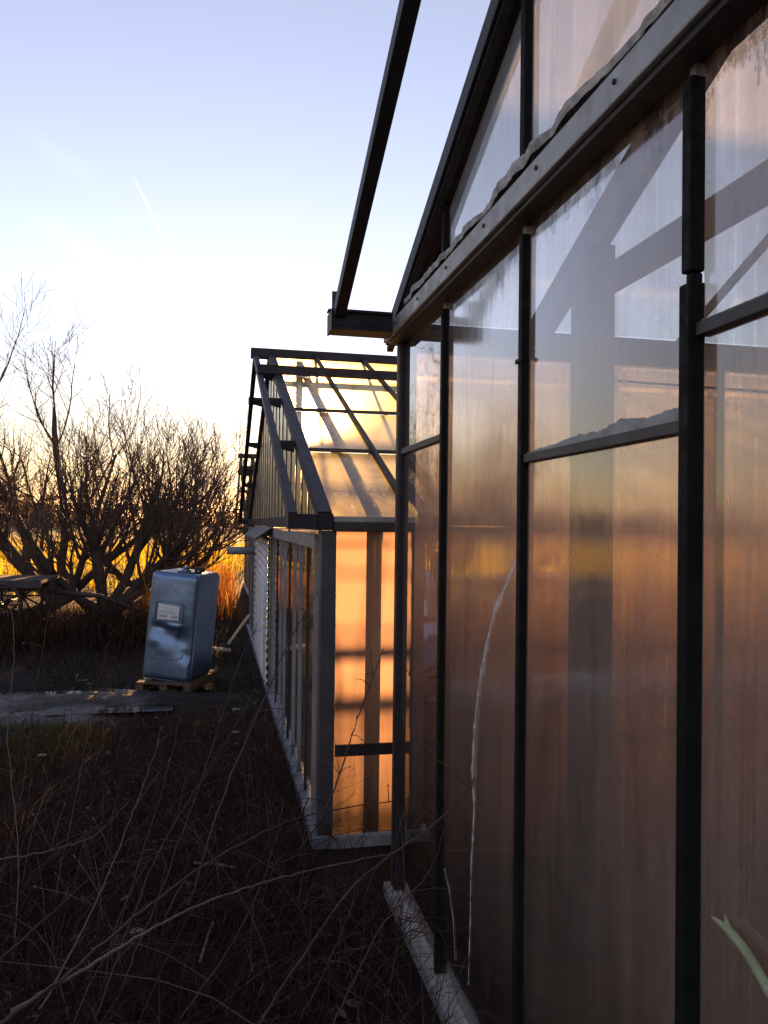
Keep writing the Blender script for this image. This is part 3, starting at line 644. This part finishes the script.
# ------------------------------------------------------------------ trees
def grow(levels, p, d, L, r, lvl, spec, maxl):
    """one limb as a wiggling tapered tube, sending off side limbs"""
    seg, up_, wig, kids, ratio, spread, rr2 = spec[min(lvl, len(spec)-1)]
    n = seg; pts = [p.copy()]; rad = [r]; d = d.normalized(); q = p.copy(); dirs = []
    rmin = 0.0038
    for i in range(n):
        d = (d + Vector((random.gauss(0, wig), random.gauss(0, wig), random.gauss(0, wig)+up_))).normalized()
        q = q + d*(L/n); pts.append(q.copy()); rad.append(max(rmin, r*(1-0.72*(i+1)/n))); dirs.append(d.copy())
    sides = (8, 6, 4, 3, 3)[min(lvl, 4)]
    levels[lvl if lvl < 2 else 2].tube(pts, rad, sides, cap=False)
    if lvl >= maxl: return
    for _ in range(kids):
        t = random.uniform(0.22, 1.0); i = min(n-1, int(t*n)); fr_ = t*n-i
        base = pts[i].lerp(pts[i+1], fr_); dd = dirs[i]
        ax = dd.cross(Vector((random.gauss(0, 1), random.gauss(0, 1), random.gauss(0, 1))))
        if ax.length < 1e-3: continue
        nd = (Matrix.Rotation(R(random.uniform(*spread)), 3, ax.normalized()) @ dd)
        if nd.z < -0.15: nd.z *= -0.3
        grow(levels, base, nd, L*ratio*random.uniform(0.6, 1.15)*(1.1-0.35*t), max(rmin, rad[i]*rr2), lvl+1, spec, maxl)
def tree(name, label, base, limbs, spec, maxl, group, seed):
    random.seed(seed)
    t = empty(name, label, 'tree', group)
    lv = [MB(), MB(), MB()]
    for (d, L, r) in limbs: grow(lv, Vector(base)+Vector((random.uniform(-.08, .08), random.uniform(-.08, .08), -0.1)), Vector(d), L, r, 0, spec, maxl)
    lv[0].build('trunk', 'bark', t)
    br = lv[1].build('limbs', 'bark', t)
    lv[2].build('crown', 'twig', t)
    return t
appl = [(9, 0.08, 0.12, 9, 0.74, (25, 65), 0.5), (8, 0.16, 0.10, 9, 0.66, (22, 62), 0.5), (6, 0.14, 0.08, 5, 0.60, (18, 50), 0.6), (4, 0.08, 0.08, 4, 0.55, (18, 45), 0.7), (3, 0.05, 0.08, 0, 0.6, (20, 50), 0.8)]
tall = [(9, 0.05, 0.10, 8, 0.62, (22, 55), 0.5), (8, 0.12, 0.09, 8, 0.60, (22, 60), 0.5), (6, 0.10, 0.08, 5, 0.62, (20, 50), 0.6), (4, 0.06, 0.08, 4, 0.55, (18, 45), 0.7), (3, 0.05, 0.08, 0, 0.6, (20, 50), 0.8)]
G = 'bare fruit trees behind the track'
bA = at(62, 600, 17.2); bA.z = 0
tree('bare_tree', 'bare fruit tree with thick leaning stems and the tallest twigs, over the wagon', bA,
     [((-0.75, 0.1, 0.75), 3.4, 0.13), ((-0.35, -0.2, 1.0), 4.3, 0.12), ((-0.05, 0.2, 1.0), 4.2, 0.11), ((0.7, 0.0, 0.9), 3.5, 0.10), ((-1.0, 0.2, 0.55), 3.2, 0.10), ((0.55, -0.1, 0.9), 3.4, 0.09)], tall, 3, G, 21)
bB = at(105, 612, 15.4); bB.z = 0
tree('bare_tree', 'dense low bare tree with a fan of dark branches left of the steel tank', bB,
     [((-0.9, 0.0, 0.55), 2.2, 0.11), ((-0.5, 0.3, 0.9), 2.5, 0.10), ((0.1, -0.1, 1.0), 2.6, 0.10), ((0.6, 0.2, 0.75), 2.8, 0.10), ((0.95, 0.0, 0.42), 2.7, 0.10), ((0.8, -0.3, 0.6), 2.5, 0.09), ((0.35, 0.4, 0.9), 2.7, 0.09)], appl, 3, G, 5)
bC = at(-75, 600, 16.5); bC.z = 0
tree('bare_tree', 'bare tree at the left margin reaching long twigs into the view', bC,
     [((0.3, 0.0, 1.0), 2.8, 0.12), ((0.7, -0.2, 0.9), 2.8, 0.10), ((-0.5, 0.2, 0.9), 2.8, 0.11), ((0.5, 0.4, 1.0), 2.8, 0.10)], tall, 3, G, 33)
bE = at(160, 598, 18.2); bE.z = 0
tree('bare_tree', 'spreading bare tree directly behind the steel tank, lower than its neighbours', bE,
     [((-0.8, 0.1, 0.7), 2.4, 0.09), ((-0.2, -0.2, 1.0), 2.9, 0.09), ((0.35, 0.2, 0.95), 2.9, 0.09), ((0.75, 0.0, 0.6), 2.4, 0.08)], appl, 3, G, 14)
bD = at(192, 585, 21.5); bD.z = 0
tree('bare_tree', 'small bare tree behind the tank, low and bushy beside the far greenhouse', bD,
     [((-0.6, 0.0, 0.8), 2.0, 0.07), ((-0.1, 0.2, 1.0), 2.3, 0.07), ((0.4, 0.1, 0.85), 1.7, 0.06)], appl, 3, G, 8)

# ------------------------------------------------------------------ blades, stalks
def blades(n, xr, yr, h, w, lean, keep=None, zf=gz, seed=1, segs=2):
    g_ = np.random.default_rng(seed); mb = MB(); V = []; Fc = []
    xs = g_.uniform(*xr, n); ys = g_.uniform(*yr, n); az = g_.uniform(0, 2*np.pi, n); ln = np.abs(g_.normal(lean[0], lean[1], n)); hs = g_.uniform(*h, n)*g_.uniform(0.6, 1.2, n)
    fa = g_.uniform(0, np.pi, n)
    for x, y, a, l, hh, q in zip(xs, ys, az, ln, hs, fa):
        if keep is not None and not keep(x, y, g_): continue
        z = zf(x, y)-0.02; b = len(V); cx, cy = math.cos(a), math.sin(a); wx, wy = math.cos(q)*w/2, math.sin(q)*w/2
        for s in range(segs):
            t = s/segs; o = l*hh*t*t; zz = z+hh*(t-0.25*min(1.5, l)*t*t)
            V += [(x+cx*o-wx*(1-0.5*t), y+cy*o-wy*(1-0.5*t), zz), (x+cx*o+wx*(1-0.5*t), y+cy*o+wy*(1-0.5*t), zz)]
        V.append((x+cx*l*hh, y+cy*l*hh, z+hh*(1-0.25*min(1.5, l))))
        for s in range(segs-1): Fc.append((b+2*s, b+2*s+1, b+2*s+3, b+2*s+2))
        Fc.append((b+2*segs-2, b+2*segs-1, b+2*segs))
    mb.v = V; mb.f = Fc; mb.sm = [False]*len(Fc); return mb
M['dry_brown'] = leafy('dry_brown_blades', [(0.0, (0.024, 0.012, 0.010)), (0.45, (0.062, 0.034, 0.030)), (0.85, (0.11, 0.066, 0.054)), (1.0, (0.24, 0.16, 0.11))], 0.3)
M['dead_dark'] = leafy('dead_weed_blades', [(0.0, (0.014, 0.008, 0.007)), (0.6, (0.045, 0.026, 0.020)), (1.0, (0.10, 0.06, 0.04))], 0.08)
M['green'] = leafy('short_green_blades', [(0.0, (0.05, 0.065, 0.012)), (0.6, (0.11, 0.13, 0.020)), (1.0, (0.18, 0.16, 0.04))], 0.4)
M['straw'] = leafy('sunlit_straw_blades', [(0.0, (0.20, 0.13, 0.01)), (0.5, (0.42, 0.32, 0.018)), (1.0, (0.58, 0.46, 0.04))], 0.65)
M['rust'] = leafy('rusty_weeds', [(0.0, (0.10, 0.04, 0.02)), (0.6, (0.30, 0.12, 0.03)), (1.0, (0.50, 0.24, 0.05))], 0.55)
M['cane'] = surf('bramble_bark', (0.036, 0.018, 0.016), (0.080, 0.042, 0.036), 20, 0.7, 0, 0.1)
M['cane_pale'] = surf('pale_dry_stem', (0.10, 0.075, 0.06), (0.18, 0.14, 0.11), 20, 0.7, 0, 0.1)
def near_keep(x, y, g_):
    d = noise.noise((x*0.9, y*0.9, 4.0))
    side = 1.0 if x > -0.9 else 0.75
    edge = 1.0 if y < 6.3 else max(0.0, 1-(y-6.3)/0.9)
    if x > 0.74-0.03*0: return False
    if x > 0.42 and y > 3.6: return g_.uniform() < 0.5 and x < 0.52
    return g_.uniform() < (0.55+0.5*d)*side*edge+0.1*edge
tag(blades(52000, (-4.2, 0.75), (1.7, 7.2), (0.07, 0.34), 0.0050, (1.1, 0.6), near_keep, seed=3, segs=3).build('dry_grass', 'dry_brown'), 'matted dry brown grass covering the near ground beside the greenhouse', 'grass', kind='stuff')
tag(blades(12000, (-3.6, -0.6), (5.4, 7.15), (0.05, 0.14), 0.007, (0.5, 0.3), lambda x, y, g_: noise.noise((x*1.2, y*1.5, 7.7)) > -0.25 and x < -0.75-0.5*(6.4-y), seed=4).build('green_grass', 'green'), 'short green grass along the near edge of the muddy track', 'grass', kind='stuff')
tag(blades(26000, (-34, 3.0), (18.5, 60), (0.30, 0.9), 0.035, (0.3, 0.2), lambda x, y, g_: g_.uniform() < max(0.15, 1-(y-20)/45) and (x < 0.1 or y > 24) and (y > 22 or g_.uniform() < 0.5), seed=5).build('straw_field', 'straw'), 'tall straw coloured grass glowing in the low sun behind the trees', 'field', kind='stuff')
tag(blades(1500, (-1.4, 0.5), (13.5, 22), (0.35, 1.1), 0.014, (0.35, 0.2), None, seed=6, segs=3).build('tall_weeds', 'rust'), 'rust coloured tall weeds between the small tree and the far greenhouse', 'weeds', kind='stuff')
tag(blades(22000, (-9, 0.4), (8.2, 16), (0.05, 0.34), 0.009, (0.6, 0.4), lambda x, y, g_: noise.noise((x*0.8, y*0.8, 1.7)) > -0.3 and not (x > -0.9 and y < 9.4) and g_.uniform() < min(1, (y-7.9)/2), seed=8).build('rough_grass', 'dead_dark'), 'rough brown grass beyond the muddy track, under the trees', 'grass', kind='stuff')

tag(blades(9000, (-8, -0.7), (9.6, 13.2), (0.25, 0.75), 0.012, (0.5, 0.35), lambda x, y, g_: noise.noise((x*0.9, y*0.9, 2.7)) > -0.35 and y > 10.2+0.9*noise.noise((x*0.7, 0.5, 6.0))+0.5*noise.noise((x*2.3, 1.5, 6.0)) and not (x > -1.5 and y < 10.3), seed=12, segs=3).build('dead_weeds', 'dead_dark'), 'dark bank of dead weeds between the track and the wagon', 'weeds', kind='stuff')

lv_ = np.random.default_rng(31); mb = MB()
for _ in range(7000):
    x, y = lv_.uniform(-4.0, 0.72), lv_.uniform(1.8, 9.3)
    if (x > 0.46 and y > 3.6) or noise.noise((x*1.1, y*1.1, 6.0)) < -0.25: continue
    l, w_ = lv_.uniform(0.012, 0.035), lv_.uniform(0.007, 0.016); a = lv_.uniform(0, 6.28); t1, t2 = lv_.normal(0, 0.35, 2); c_, s_ = math.cos(a), math.sin(a); z = gz(x, y)+(0.035 if y > 6.9 else 0.012+0.03*lv_.uniform())
    q = [(-l, 0, -l*t1), (0, -w_, -w_*t2+0.003), (l, 0, l*t1), (0, w_, w_*t2+0.003)]
    mb.add([(x+c_*u_-s_*v_, y+s_*u_+c_*v_, z+k_) for u_, v_, k_ in q], [(0, 1, 2), (0, 2, 3)])
M['litter'] = leafy('dead_leaves', [(0.0, (0.020, 0.012, 0.009)), (0.6, (0.075, 0.045, 0.030)), (0.93, (0.15, 0.10, 0.065)), (1.0, (0.34, 0.27, 0.20))], 0.15)
tag(mb.build('leaf_litter', 'litter'), 'dead leaves scattered over the dark ground', 'leaves', kind='stuff')

# single stems: long arching canes and upright dead stalks
def catmull(pts, k=10):
    o = []; P_ = [pts[0]]+list(pts)+[pts[-1]]
    for i in range(1, len(P_)-2):
        for s in range(k):
            t = s/k; a, b_, c_, d_ = P_[i-1], P_[i], P_[i+1], P_[i+2]
            o.append(0.5*((2*b_)+(c_-a)*t+(2*a-5*b_+4*c_-d_)*t*t+(3*b_-3*c_+d_-a)*t**3))
    o.append(P_[-2]); return o
def stem(name, label, cat, group, pts, r, mat, thorns=True, seed=0, buds=0):
    random.seed(seed); c_ = catmull([Vector(p_) for p_ in pts])
    c_ = [p_+Vector((random.gauss(0, .0018), random.gauss(0, .0018), random.gauss(0, .0018))) for p_ in c_]
    n = len(c_); mb = MB(); mb.tube(c_, [r*(1-0.65*i/n) for i in range(n)], 6)
    if thorns:
        for i in range(2, n-1, 2):
            a = random.uniform(0, 6.28); d = Vector((math.cos(a), math.sin(a), random.uniform(-.4, .6)))
            mb.tube([c_[i], c_[i]+d*random.uniform(0.008, 0.02)], [r*0.4, 0.0005], 4)
    for _ in range(buds):
        i = random.randrange(n//3, n-1); d = (Vector((random.gauss(0, 1), random.gauss(0, 1), abs(random.gauss(0.5, .6))))).normalized(); q = c_[i]; l = random.uniform(0.06, 0.22)
        e_ = [q, q+d*l*0.5+Vector((0, 0, 0.01)), q+d*l]
        mb.tube(e_, [r*0.45, r*0.35, r*0.2], 4)
        if random.random() < 0.6: mb.tube([e_[-1], e_[-1]+d*0.012], [0.004, 0.0015], 5)
    return tag(mb.build(name, mat), label, cat, group)
def PX(*tr): return [at(u, v_, Y) for (u, v_, Y) in tr]
GB = 'bramble canes and dead stalks in front of the greenhouses'
stem('bramble_cane', 'longest pale cane, arching from the bottom left up to the greenhouse corner', 'cane', GB, PX((10, 1012, 2.2), (75, 975, 2.35), (150, 930, 2.5), (220, 897, 2.7), (300, 873, 2.95), (392, 853, 3.2)), 0.0058, 'cane_pale', True, 1)
stem('bramble_cane', 'brown cane rising from the bottom left corner across the dark grass', 'cane', GB, PX((-20, 1040, 2.0), (60, 980, 2.2), (150, 905, 2.5), (230, 850, 2.8), (310, 815, 3.2), (400, 800, 3.4)), 0.006, 'cane', True, 2, 3)
stem('bramble_cane', 'thin brown cane reaching up to the base of the lower greenhouse', 'cane', GB, PX((255, 1030, 2.3), (300, 960, 2.45), (360, 880, 2.6), (440, 820, 2.5), (480, 770, 2.4), (487, 735, 2.35)), 0.0045, 'cane', True, 3, 6)
stem('dead_stalk', 'dead twiggy stalk with seed heads against the orange front pane', 'stalk', GB, PX((300, 850, 3.6), (330, 800, 3.6), (352, 735, 3.6), (368, 690, 3.65), (384, 648, 3.7)), 0.005, 'cane', False, 4, 10)
stem('dead_stalk', 'branching dead stalk leaning left in front of the lower gable', 'stalk', GB, PX((190, 905, 3.4), (222, 800, 3.6), (255, 720, 3.8), (290, 640, 4.0), (318, 592, 4.1)), 0.006, 'cane', False, 5, 9)
for i, (tr, lab) in enumerate([
    (((14, 960, 3.2), (18, 850, 3.3), (8, 740, 3.4), (14, 650, 3.5), (10, 595, 3.6)), 'upright reddish stalk nearest the left edge'),
    (((-4, 900, 3.4), (22, 790, 3.5), (34, 700, 3.6), (48, 620, 3.7), (55, 585, 3.75)), 'pale bent stalk in front of the wagon wheel'),
    (((55, 900, 3.0), (75, 800, 3.1), (92, 710, 3.2), (112, 630, 3.3)), 'slender stalk standing against the muddy track'),
    (((110, 960, 2.8), (140, 860, 2.95), (168, 770, 3.1), (182, 700, 3.2)), 'slender stalk ending just below the pallet'),
    (((120, 990, 2.6), (165, 880, 2.8), (205, 770, 3.1), (240, 660, 3.4), (256, 630, 3.45)), 'long leaning stalk crossing the foot of the corrugated sheet'),
    (((40, 1010, 2.4), (95, 905, 2.6), (130, 820, 2.8), (160, 740, 3.0)), 'brown stalk leaning right over the green grass'),
    (((95, 1020, 2.4), (160, 850, 2.7), (215, 760, 3.0), (255, 690, 3.3)), 'thin stalk leaning towards the white sill'),
    (((0, 960, 2.5), (60, 905, 2.6), (110, 860, 2.75), (150, 815, 2.9)), 'low brown stalk over the bottom left grass'),
    (((180, 1020, 2.5), (240, 930, 2.6), (270, 860, 2.8), (284, 800, 3.0)), 'brown stalk left of the pale stick'),
    (((300, 1020, 2.6), (330, 960, 2.65), (352, 905, 2.75), (358, 868, 2.8)), 'short stalk in front of the concrete sill'),
    (((0, 860, 2.9), (50, 850, 3.0), (95, 835, 3.1), (130, 800, 3.2)), 'stalk bent flat across the left grass'),
    (((330, 1030, 2.3), (380, 930, 2.4), (430, 870, 2.4), (452, 800, 2.35)), 'dark stalk across the second glazing bar'),
]):
    stem('dead_stalk', lab, 'stalk', GB, PX(*tr), 0.0029, 'cane' if i % 5 else 'cane_pale', False, 20+i, 5)
# a thicket of finer stems that nobody could count
mb = MB(); random.seed(77)
for _ in range(900):
    x = random.uniform(-3.0, 0.70); y = random.uniform(1.9, 5.6)
    if x > 0.45 and y > 3.4 and random.random() < .7: continue
    if x < -0.6 and y > 4.2 and random.random() < .6: continue
    a = random.gauss(0.4, 1.3); L = random.uniform(0.25, 0.85)*(1.0 if y < 4.4 else 0.7); l = random.uniform(0.3, 1.3)
    z = gz(x, y)-0.02; pts = []
    for k in range(7):
        t = k/6; pts.append((min(0.76, x+math.cos(a)*L*l*t*t), y+math.sin(a)*L*l*t*t, z+L*(t-0.45*l*t*t)+random.gauss(0, .004)))
    r = random.uniform(0.0012, 0.0032); mb.tube(pts, [r*(1-0.6*k/6) for k in range(7)], 4, cap=False)
    for _k in range(random.randint(0, 3)):
        q = Vector(pts[random.randint(2, 6)]); d = Vector((random.gauss(0, 1), random.gauss(0, 1), random.gauss(0.3, .7))).normalized()*random.uniform(.04, .14)
        mb.tube([q, q+d], [r*0.6, r*0.3], 3, cap=False)
M['thicket'] = leafy('tangled_stem_bark', [(0.0, (0.018, 0.010, 0.009)), (0.5, (0.045, 0.024, 0.020)), (0.9, (0.08, 0.048, 0.038)), (1.0, (0.17, 0.13, 0.10))], 0.0)
tag(mb.build('bramble_thicket', 'thicket'), 'tangle of thin dry bramble stems over the near grass', 'brambles', kind='stuff')

# ------------------------------------------------------------------ loose things on the ground
def plank(label, name, cat, p, q, w, t, mat, side=Vector((0, 1, 0)), group=None):
    p, q = Vector(p), Vector(q); d = q-p; mb = MB(); n = 8; s = (side-d.normalized()*side.dot(d.normalized())).normalized(); u = d.normalized().cross(s); vs = []
    for k in range(n+1):
        c_ = p+d*(k/n); ww = w*(1-0.25*(k == n))*(1+0.06*noise.noise((k*0.9, w*9, 1))); 
        for a, b_ in ((-1, -1), (1, -1), (1, 1), (-1, 1)): vs.append(c_+s*(a*ww/2)+u*(b_*t/2)+u*0.3*t*noise.noise((k*.7, 3, w)))
    fs = [(0, 3, 2, 1), tuple(4*n+i for i in range(4))]
    for k in range(n):
        for i in range(4): fs.append((4*k+i, 4*k+(i+1) % 4, 4*k+4+(i+1) % 4, 4*k+4+i))
    mb.add(vs, fs); return tag(mb.build(name, mat, None, 0.002), label, cat, group)
plank('pale sawn board leaning against the greenhouse behind the corrugated sheet', 'board', 'board', (0.20, 10.9, 0.03), (0.485, 11.0, 0.42), 0.14, 0.025, 'wood_pale')
plank('yellowish curled bark piece lying on the path by the leaning board', 'bark_piece', 'wood', (-0.10, 10.55, 0.05), (0.22, 10.35, 0.035), 0.10, 0.03, 'wood_pale')
def gp(u, v_, z=0.06):
    d = direction(u, v_); t = (z-EYE)/d.z; return d*t+Vector((0, 0, EYE))
def stick(label, a, b_, r, mat):
    p, q = gp(*a), gp(*b_); m_ = (p+q)/2+Vector((0, 0, 0.008)); mb = MB(); mb.tube(catmull([p, m_, q], 5), [r*(0.9+0.2*random.random()) for _ in range(11)], 7)
    return tag(mb.build('stick', mat), label, 'stick')
stick('bluish white stick lying level on the dark grass', (194, 863), (236, 868), 0.006, 'dirty_scrap')
stick('short pale straw coloured stick lying end-on in the grass', (200, 962), (213, 922), 0.005, 'dirty_scrap')
def scrap(label, c, r, mat, seed):
    p = gp(*c, 0.07); mb = MB(); vs = [p]; n = 9
    for k in range(n):
        a = 2*math.pi*k/n; q = r*(1+0.5*noise.noise((k*1.3, seed, 0))); vs.append(p+Vector((q*math.cos(a)*1.4, q*math.sin(a), 0.3*r*noise.noise((k*.8, seed, 5))-0.2*r)))
    b_ = [Vector(x)-Vector((0, 0, 0.006)) for x in vs]
    mb.add(vs+b_, [(0, 1+k, 1+(k+1) % n) for k in range(n)]+[(n+1, n+2+(k+1) % n, n+2+k) for k in range(n)]+[(1+k, n+2+k, n+2+(k+1) % n, 1+(k+1) % n) for k in range(n)])
    return tag(mb.build('litter_scrap', mat), label, 'litter', 'pale scraps on the ground')
scrap('pale flat scrap beside the longest cane', (137, 929), 0.020, 'dirty_scrap', 1)
scrap('small white scrap at the edge of the green grass', (42, 754), 0.022, 'dirty_scrap', 2)
scrap('white scrap in front of the corrugated sheet', (236, 708), 0.03, 'dirty_scrap', 3)
scrap('flat white scrap below the pallet', (236, 731), 0.022, 'dirty_scrap', 4)
# broken cane leaning on the gable pane
M['fresh'] = surf('pale_green_stem', (0.20, 0.24, 0.12), (0.36, 0.38, 0.22), 18, 0.6, 0, 0.3)
def wallp(u, v_, x): 
    d = direction(u, v_); t = x/d.x; return d*t+Vector((0, 0, EYE))
pts = [wallp(u, v_, X1-o) for u, v_, o in ((712, 917, 0.014), (728, 930, 0.016), (748, 955, 0.02), (768, 990, 0.03), (790, 1040, 0.06))]
low = pts[-1]+Vector((-0.03, -0.12, -0.30)); pts = pts+[low, Vector((low.x-0.08, low.y-0.12, 0.0))]
mb = MB(); c_ = catmull(pts, 8); n = len(c_); mb.tube(c_, [0.002+0.006*min(1, i/10) for i in range(n)], 7)
mb.tube([wallp(731, 932, X1-0.016), wallp(727, 924, X1-0.016), wallp(725, 915, X1-0.014)], [0.005, 0.004, 0.001], 6)
tag(mb.build('broken_stem', 'fresh'), 'pale green broken stem leaning on the gable glass at bottom right', 'stem')

# ------------------------------------------------------------------ distant wood
g_ = np.random.default_rng(9); V = []; Fc = []
for _ in range(520):
    az = R(g_.uniform(-100, 30)); dist = g_.uniform(150, 230); hh = g_.uniform(3.2, 6.5); cx, cy = dist*math.sin(az), dist*math.cos(az); cr = g_.uniform(2.0, 4.5)
    for _k in range(170):
        a = g_.uniform(0, 2*math.pi); e_ = g_.uniform(0, 1)
        x = cx+cr*math.cos(a)*math.sqrt(g_.uniform())*math.sqrt(1-e_*0.8); y = cy+cr*math.sin(a)*math.sqrt(g_.uniform()); z = hh*(0.05+0.95*e_)
        s = g_.uniform(0.12, 0.42); b_ = len(V); t = g_.uniform(0, 2*math.pi)
        for q in (0, 2.1, 4.2): V.append((x+s*math.cos(t+q)*0.8, y+s*math.sin(t+q)*0.8*g_.uniform(-1, 1), z+s*math.sin(t+q)))
        Fc.append((b_, b_+1, b_+2))
mb = MB(); mb.v = V; mb.f = Fc; mb.sm = [False]*len(Fc)
M['wood_far'] = leafy('distant_twigs', [(0.0, (0.07, 0.055, 0.04)), (1.0, (0.16, 0.12, 0.08))], 0.4)
tag(mb.build('distant_wood', 'wood_far'), 'low bare wood along the horizon', 'wood', kind='stuff')

# ------------------------------------------------------------------ light
SUN_AZ, SUN_EL = R(3.6), R(4.5)
w = bpy.data.worlds.new('World'); S.world = w; w.use_nodes = True; nt = w.node_tree; nt.nodes.clear()
sky = nt.nodes.new('ShaderNodeTexSky'); sky.sky_type = 'NISHITA'; sky.sun_disc = False
sky.sun_elevation = SUN_EL; sky.sun_rotation = SUN_AZ; sky.air_density = 1.0; sky.dust_density = 0.1; sky.ozone_density = 3.0; sky.altitude = 50
bg = nt.nodes.new('ShaderNodeBackground'); bg.inputs['Strength'].default_value = 0.084
wo = nt.nodes.new('ShaderNodeOutputWorld'); tint = nt.nodes.new('ShaderNodeMixRGB'); tint.blend_type = 'MULTIPLY'; tint.inputs[0].default_value = 1.0; tint.inputs[2].default_value = (1.09, 0.985, 1.06, 1)
hs = nt.nodes.new('ShaderNodeHueSaturation'); hs.inputs['Saturation'].default_value = 0.52
nt.links.new(sky.outputs[0], hs.inputs['Color']); nt.links.new(hs.outputs[0], tint.inputs[1]); skyvec = N(nt, 'ShaderNodeTexCoord').outputs['Generated']
def sky_dot(d):
    n = N(nt, 'ShaderNodeVectorMath', operation='DOT_PRODUCT'); nt.links.new(skyvec, n.inputs[0]); n.inputs[1].default_value = tuple(d); return n.outputs['Value']
def trail(p, q, w0, w1, amt, nscale, soft):
    a, b_ = direction(*p).normalized(), direction(*q).normalized(); nrm = a.cross(b_).normalized(); t_ = nrm.cross(a+b_).normalized(); h_ = abs(t_.dot(b_))
    t01 = math_n(nt, 'ADD', math_n(nt, 'MULTIPLY', sky_dot(t_), 0.5/h_), 0.5)          # 0 at p, 1 at q
    width = math_n(nt, 'ADD', w0, math_n(nt, 'MULTIPLY', t01, w1-w0))
    side = math_n(nt, 'SUBTRACT', 1.0, math_n(nt, 'DIVIDE', math_n(nt, 'ABSOLUTE', sky_dot(nrm)), width), True)
    ends = ramp(nt, t01, [(0.0, 0.0), (soft, 1.0), (1-soft, 0.8), (1.0, 0.0)])
    nf = ramp(nt, noise_tex(nt, skyvec, nscale, 6, 0.65, 0.4), [(0.32, 0.25), (0.65, 1.0)])
    return math_n(nt, 'MULTIPLY', math_n(nt, 'MULTIPLY', side, ends), math_n(nt, 'MULTIPLY', nf, amt))
vap = math_n(nt, 'ADD', trail((130, 170), (198, 308), 0.0012, 0.0042, 0.75, 60, 0.25), math_n(nt, 'ADD', trail((25, 212), (150, 290), 0.016, 0.024, 0.20, 16, 0.4), trail((10, 120), (120, 200), 0.012, 0.02, 0.07, 14, 0.4)), True)
ice = N(nt, 'ShaderNodeMixRGB'); nt.links.new(vap, ice.inputs[0]); lowsky = N(nt, 'ShaderNodeMixRGB', blend_type='MULTIPLY'); lowsky.inputs[0].default_value = 1.0
nt.links.new(tint.outputs[0], lowsky.inputs[1]); nt.links.new(ramp(nt, sky_dot((0, 0, 1)), [(0.0, (1.0, 0.66, 0.32)), (0.09, (1.0, 0.82, 0.56)), (0.24, (1.0, 1.0, 1.0))]), lowsky.inputs[2])
nt.links.new(lowsky.outputs[0], ice.inputs[1]); ice.inputs[2].default_value = (4.2, 4.1, 4.0, 1)
nt.links.new(ice.outputs[0], bg.inputs[0]); nt.links.new(bg.outputs[0], wo.inputs[0])
sl = bpy.data.lights.new('sun', 'SUN'); so = bpy.data.objects.new('sun', sl); COL.objects.link(so)
sl.energy = 5.0; sl.angle = R(0.5); sl.color = (1.0, 0.50, 0.17)
sd = Vector((math.sin(SUN_AZ)*math.cos(SUN_EL), math.cos(SUN_AZ)*math.cos(SUN_EL), math.sin(SUN_EL)))
so.rotation_euler = sd.to_track_quat('Z', 'Y').to_euler()

S.view_settings.view_transform = 'Standard'; S.view_settings.look = 'None'; S.view_settings.gamma = 1.0
S.view_settings.use_curve_mapping = False; S.view_settings.exposure = 2.35
S.cycles.use_denoising = True
try: S.cycles.denoiser = 'OPENIMAGEDENOISE'
except Exception: pass
S.cycles.max_bounces = 12; S.cycles.transparent_max_bounces = 24; S.cycles.transmission_bounces = 8
S.cycles.diffuse_bounces = 4; S.cycles.glossy_bounces = 4; S.cycles.sample_clamp_indirect = 6
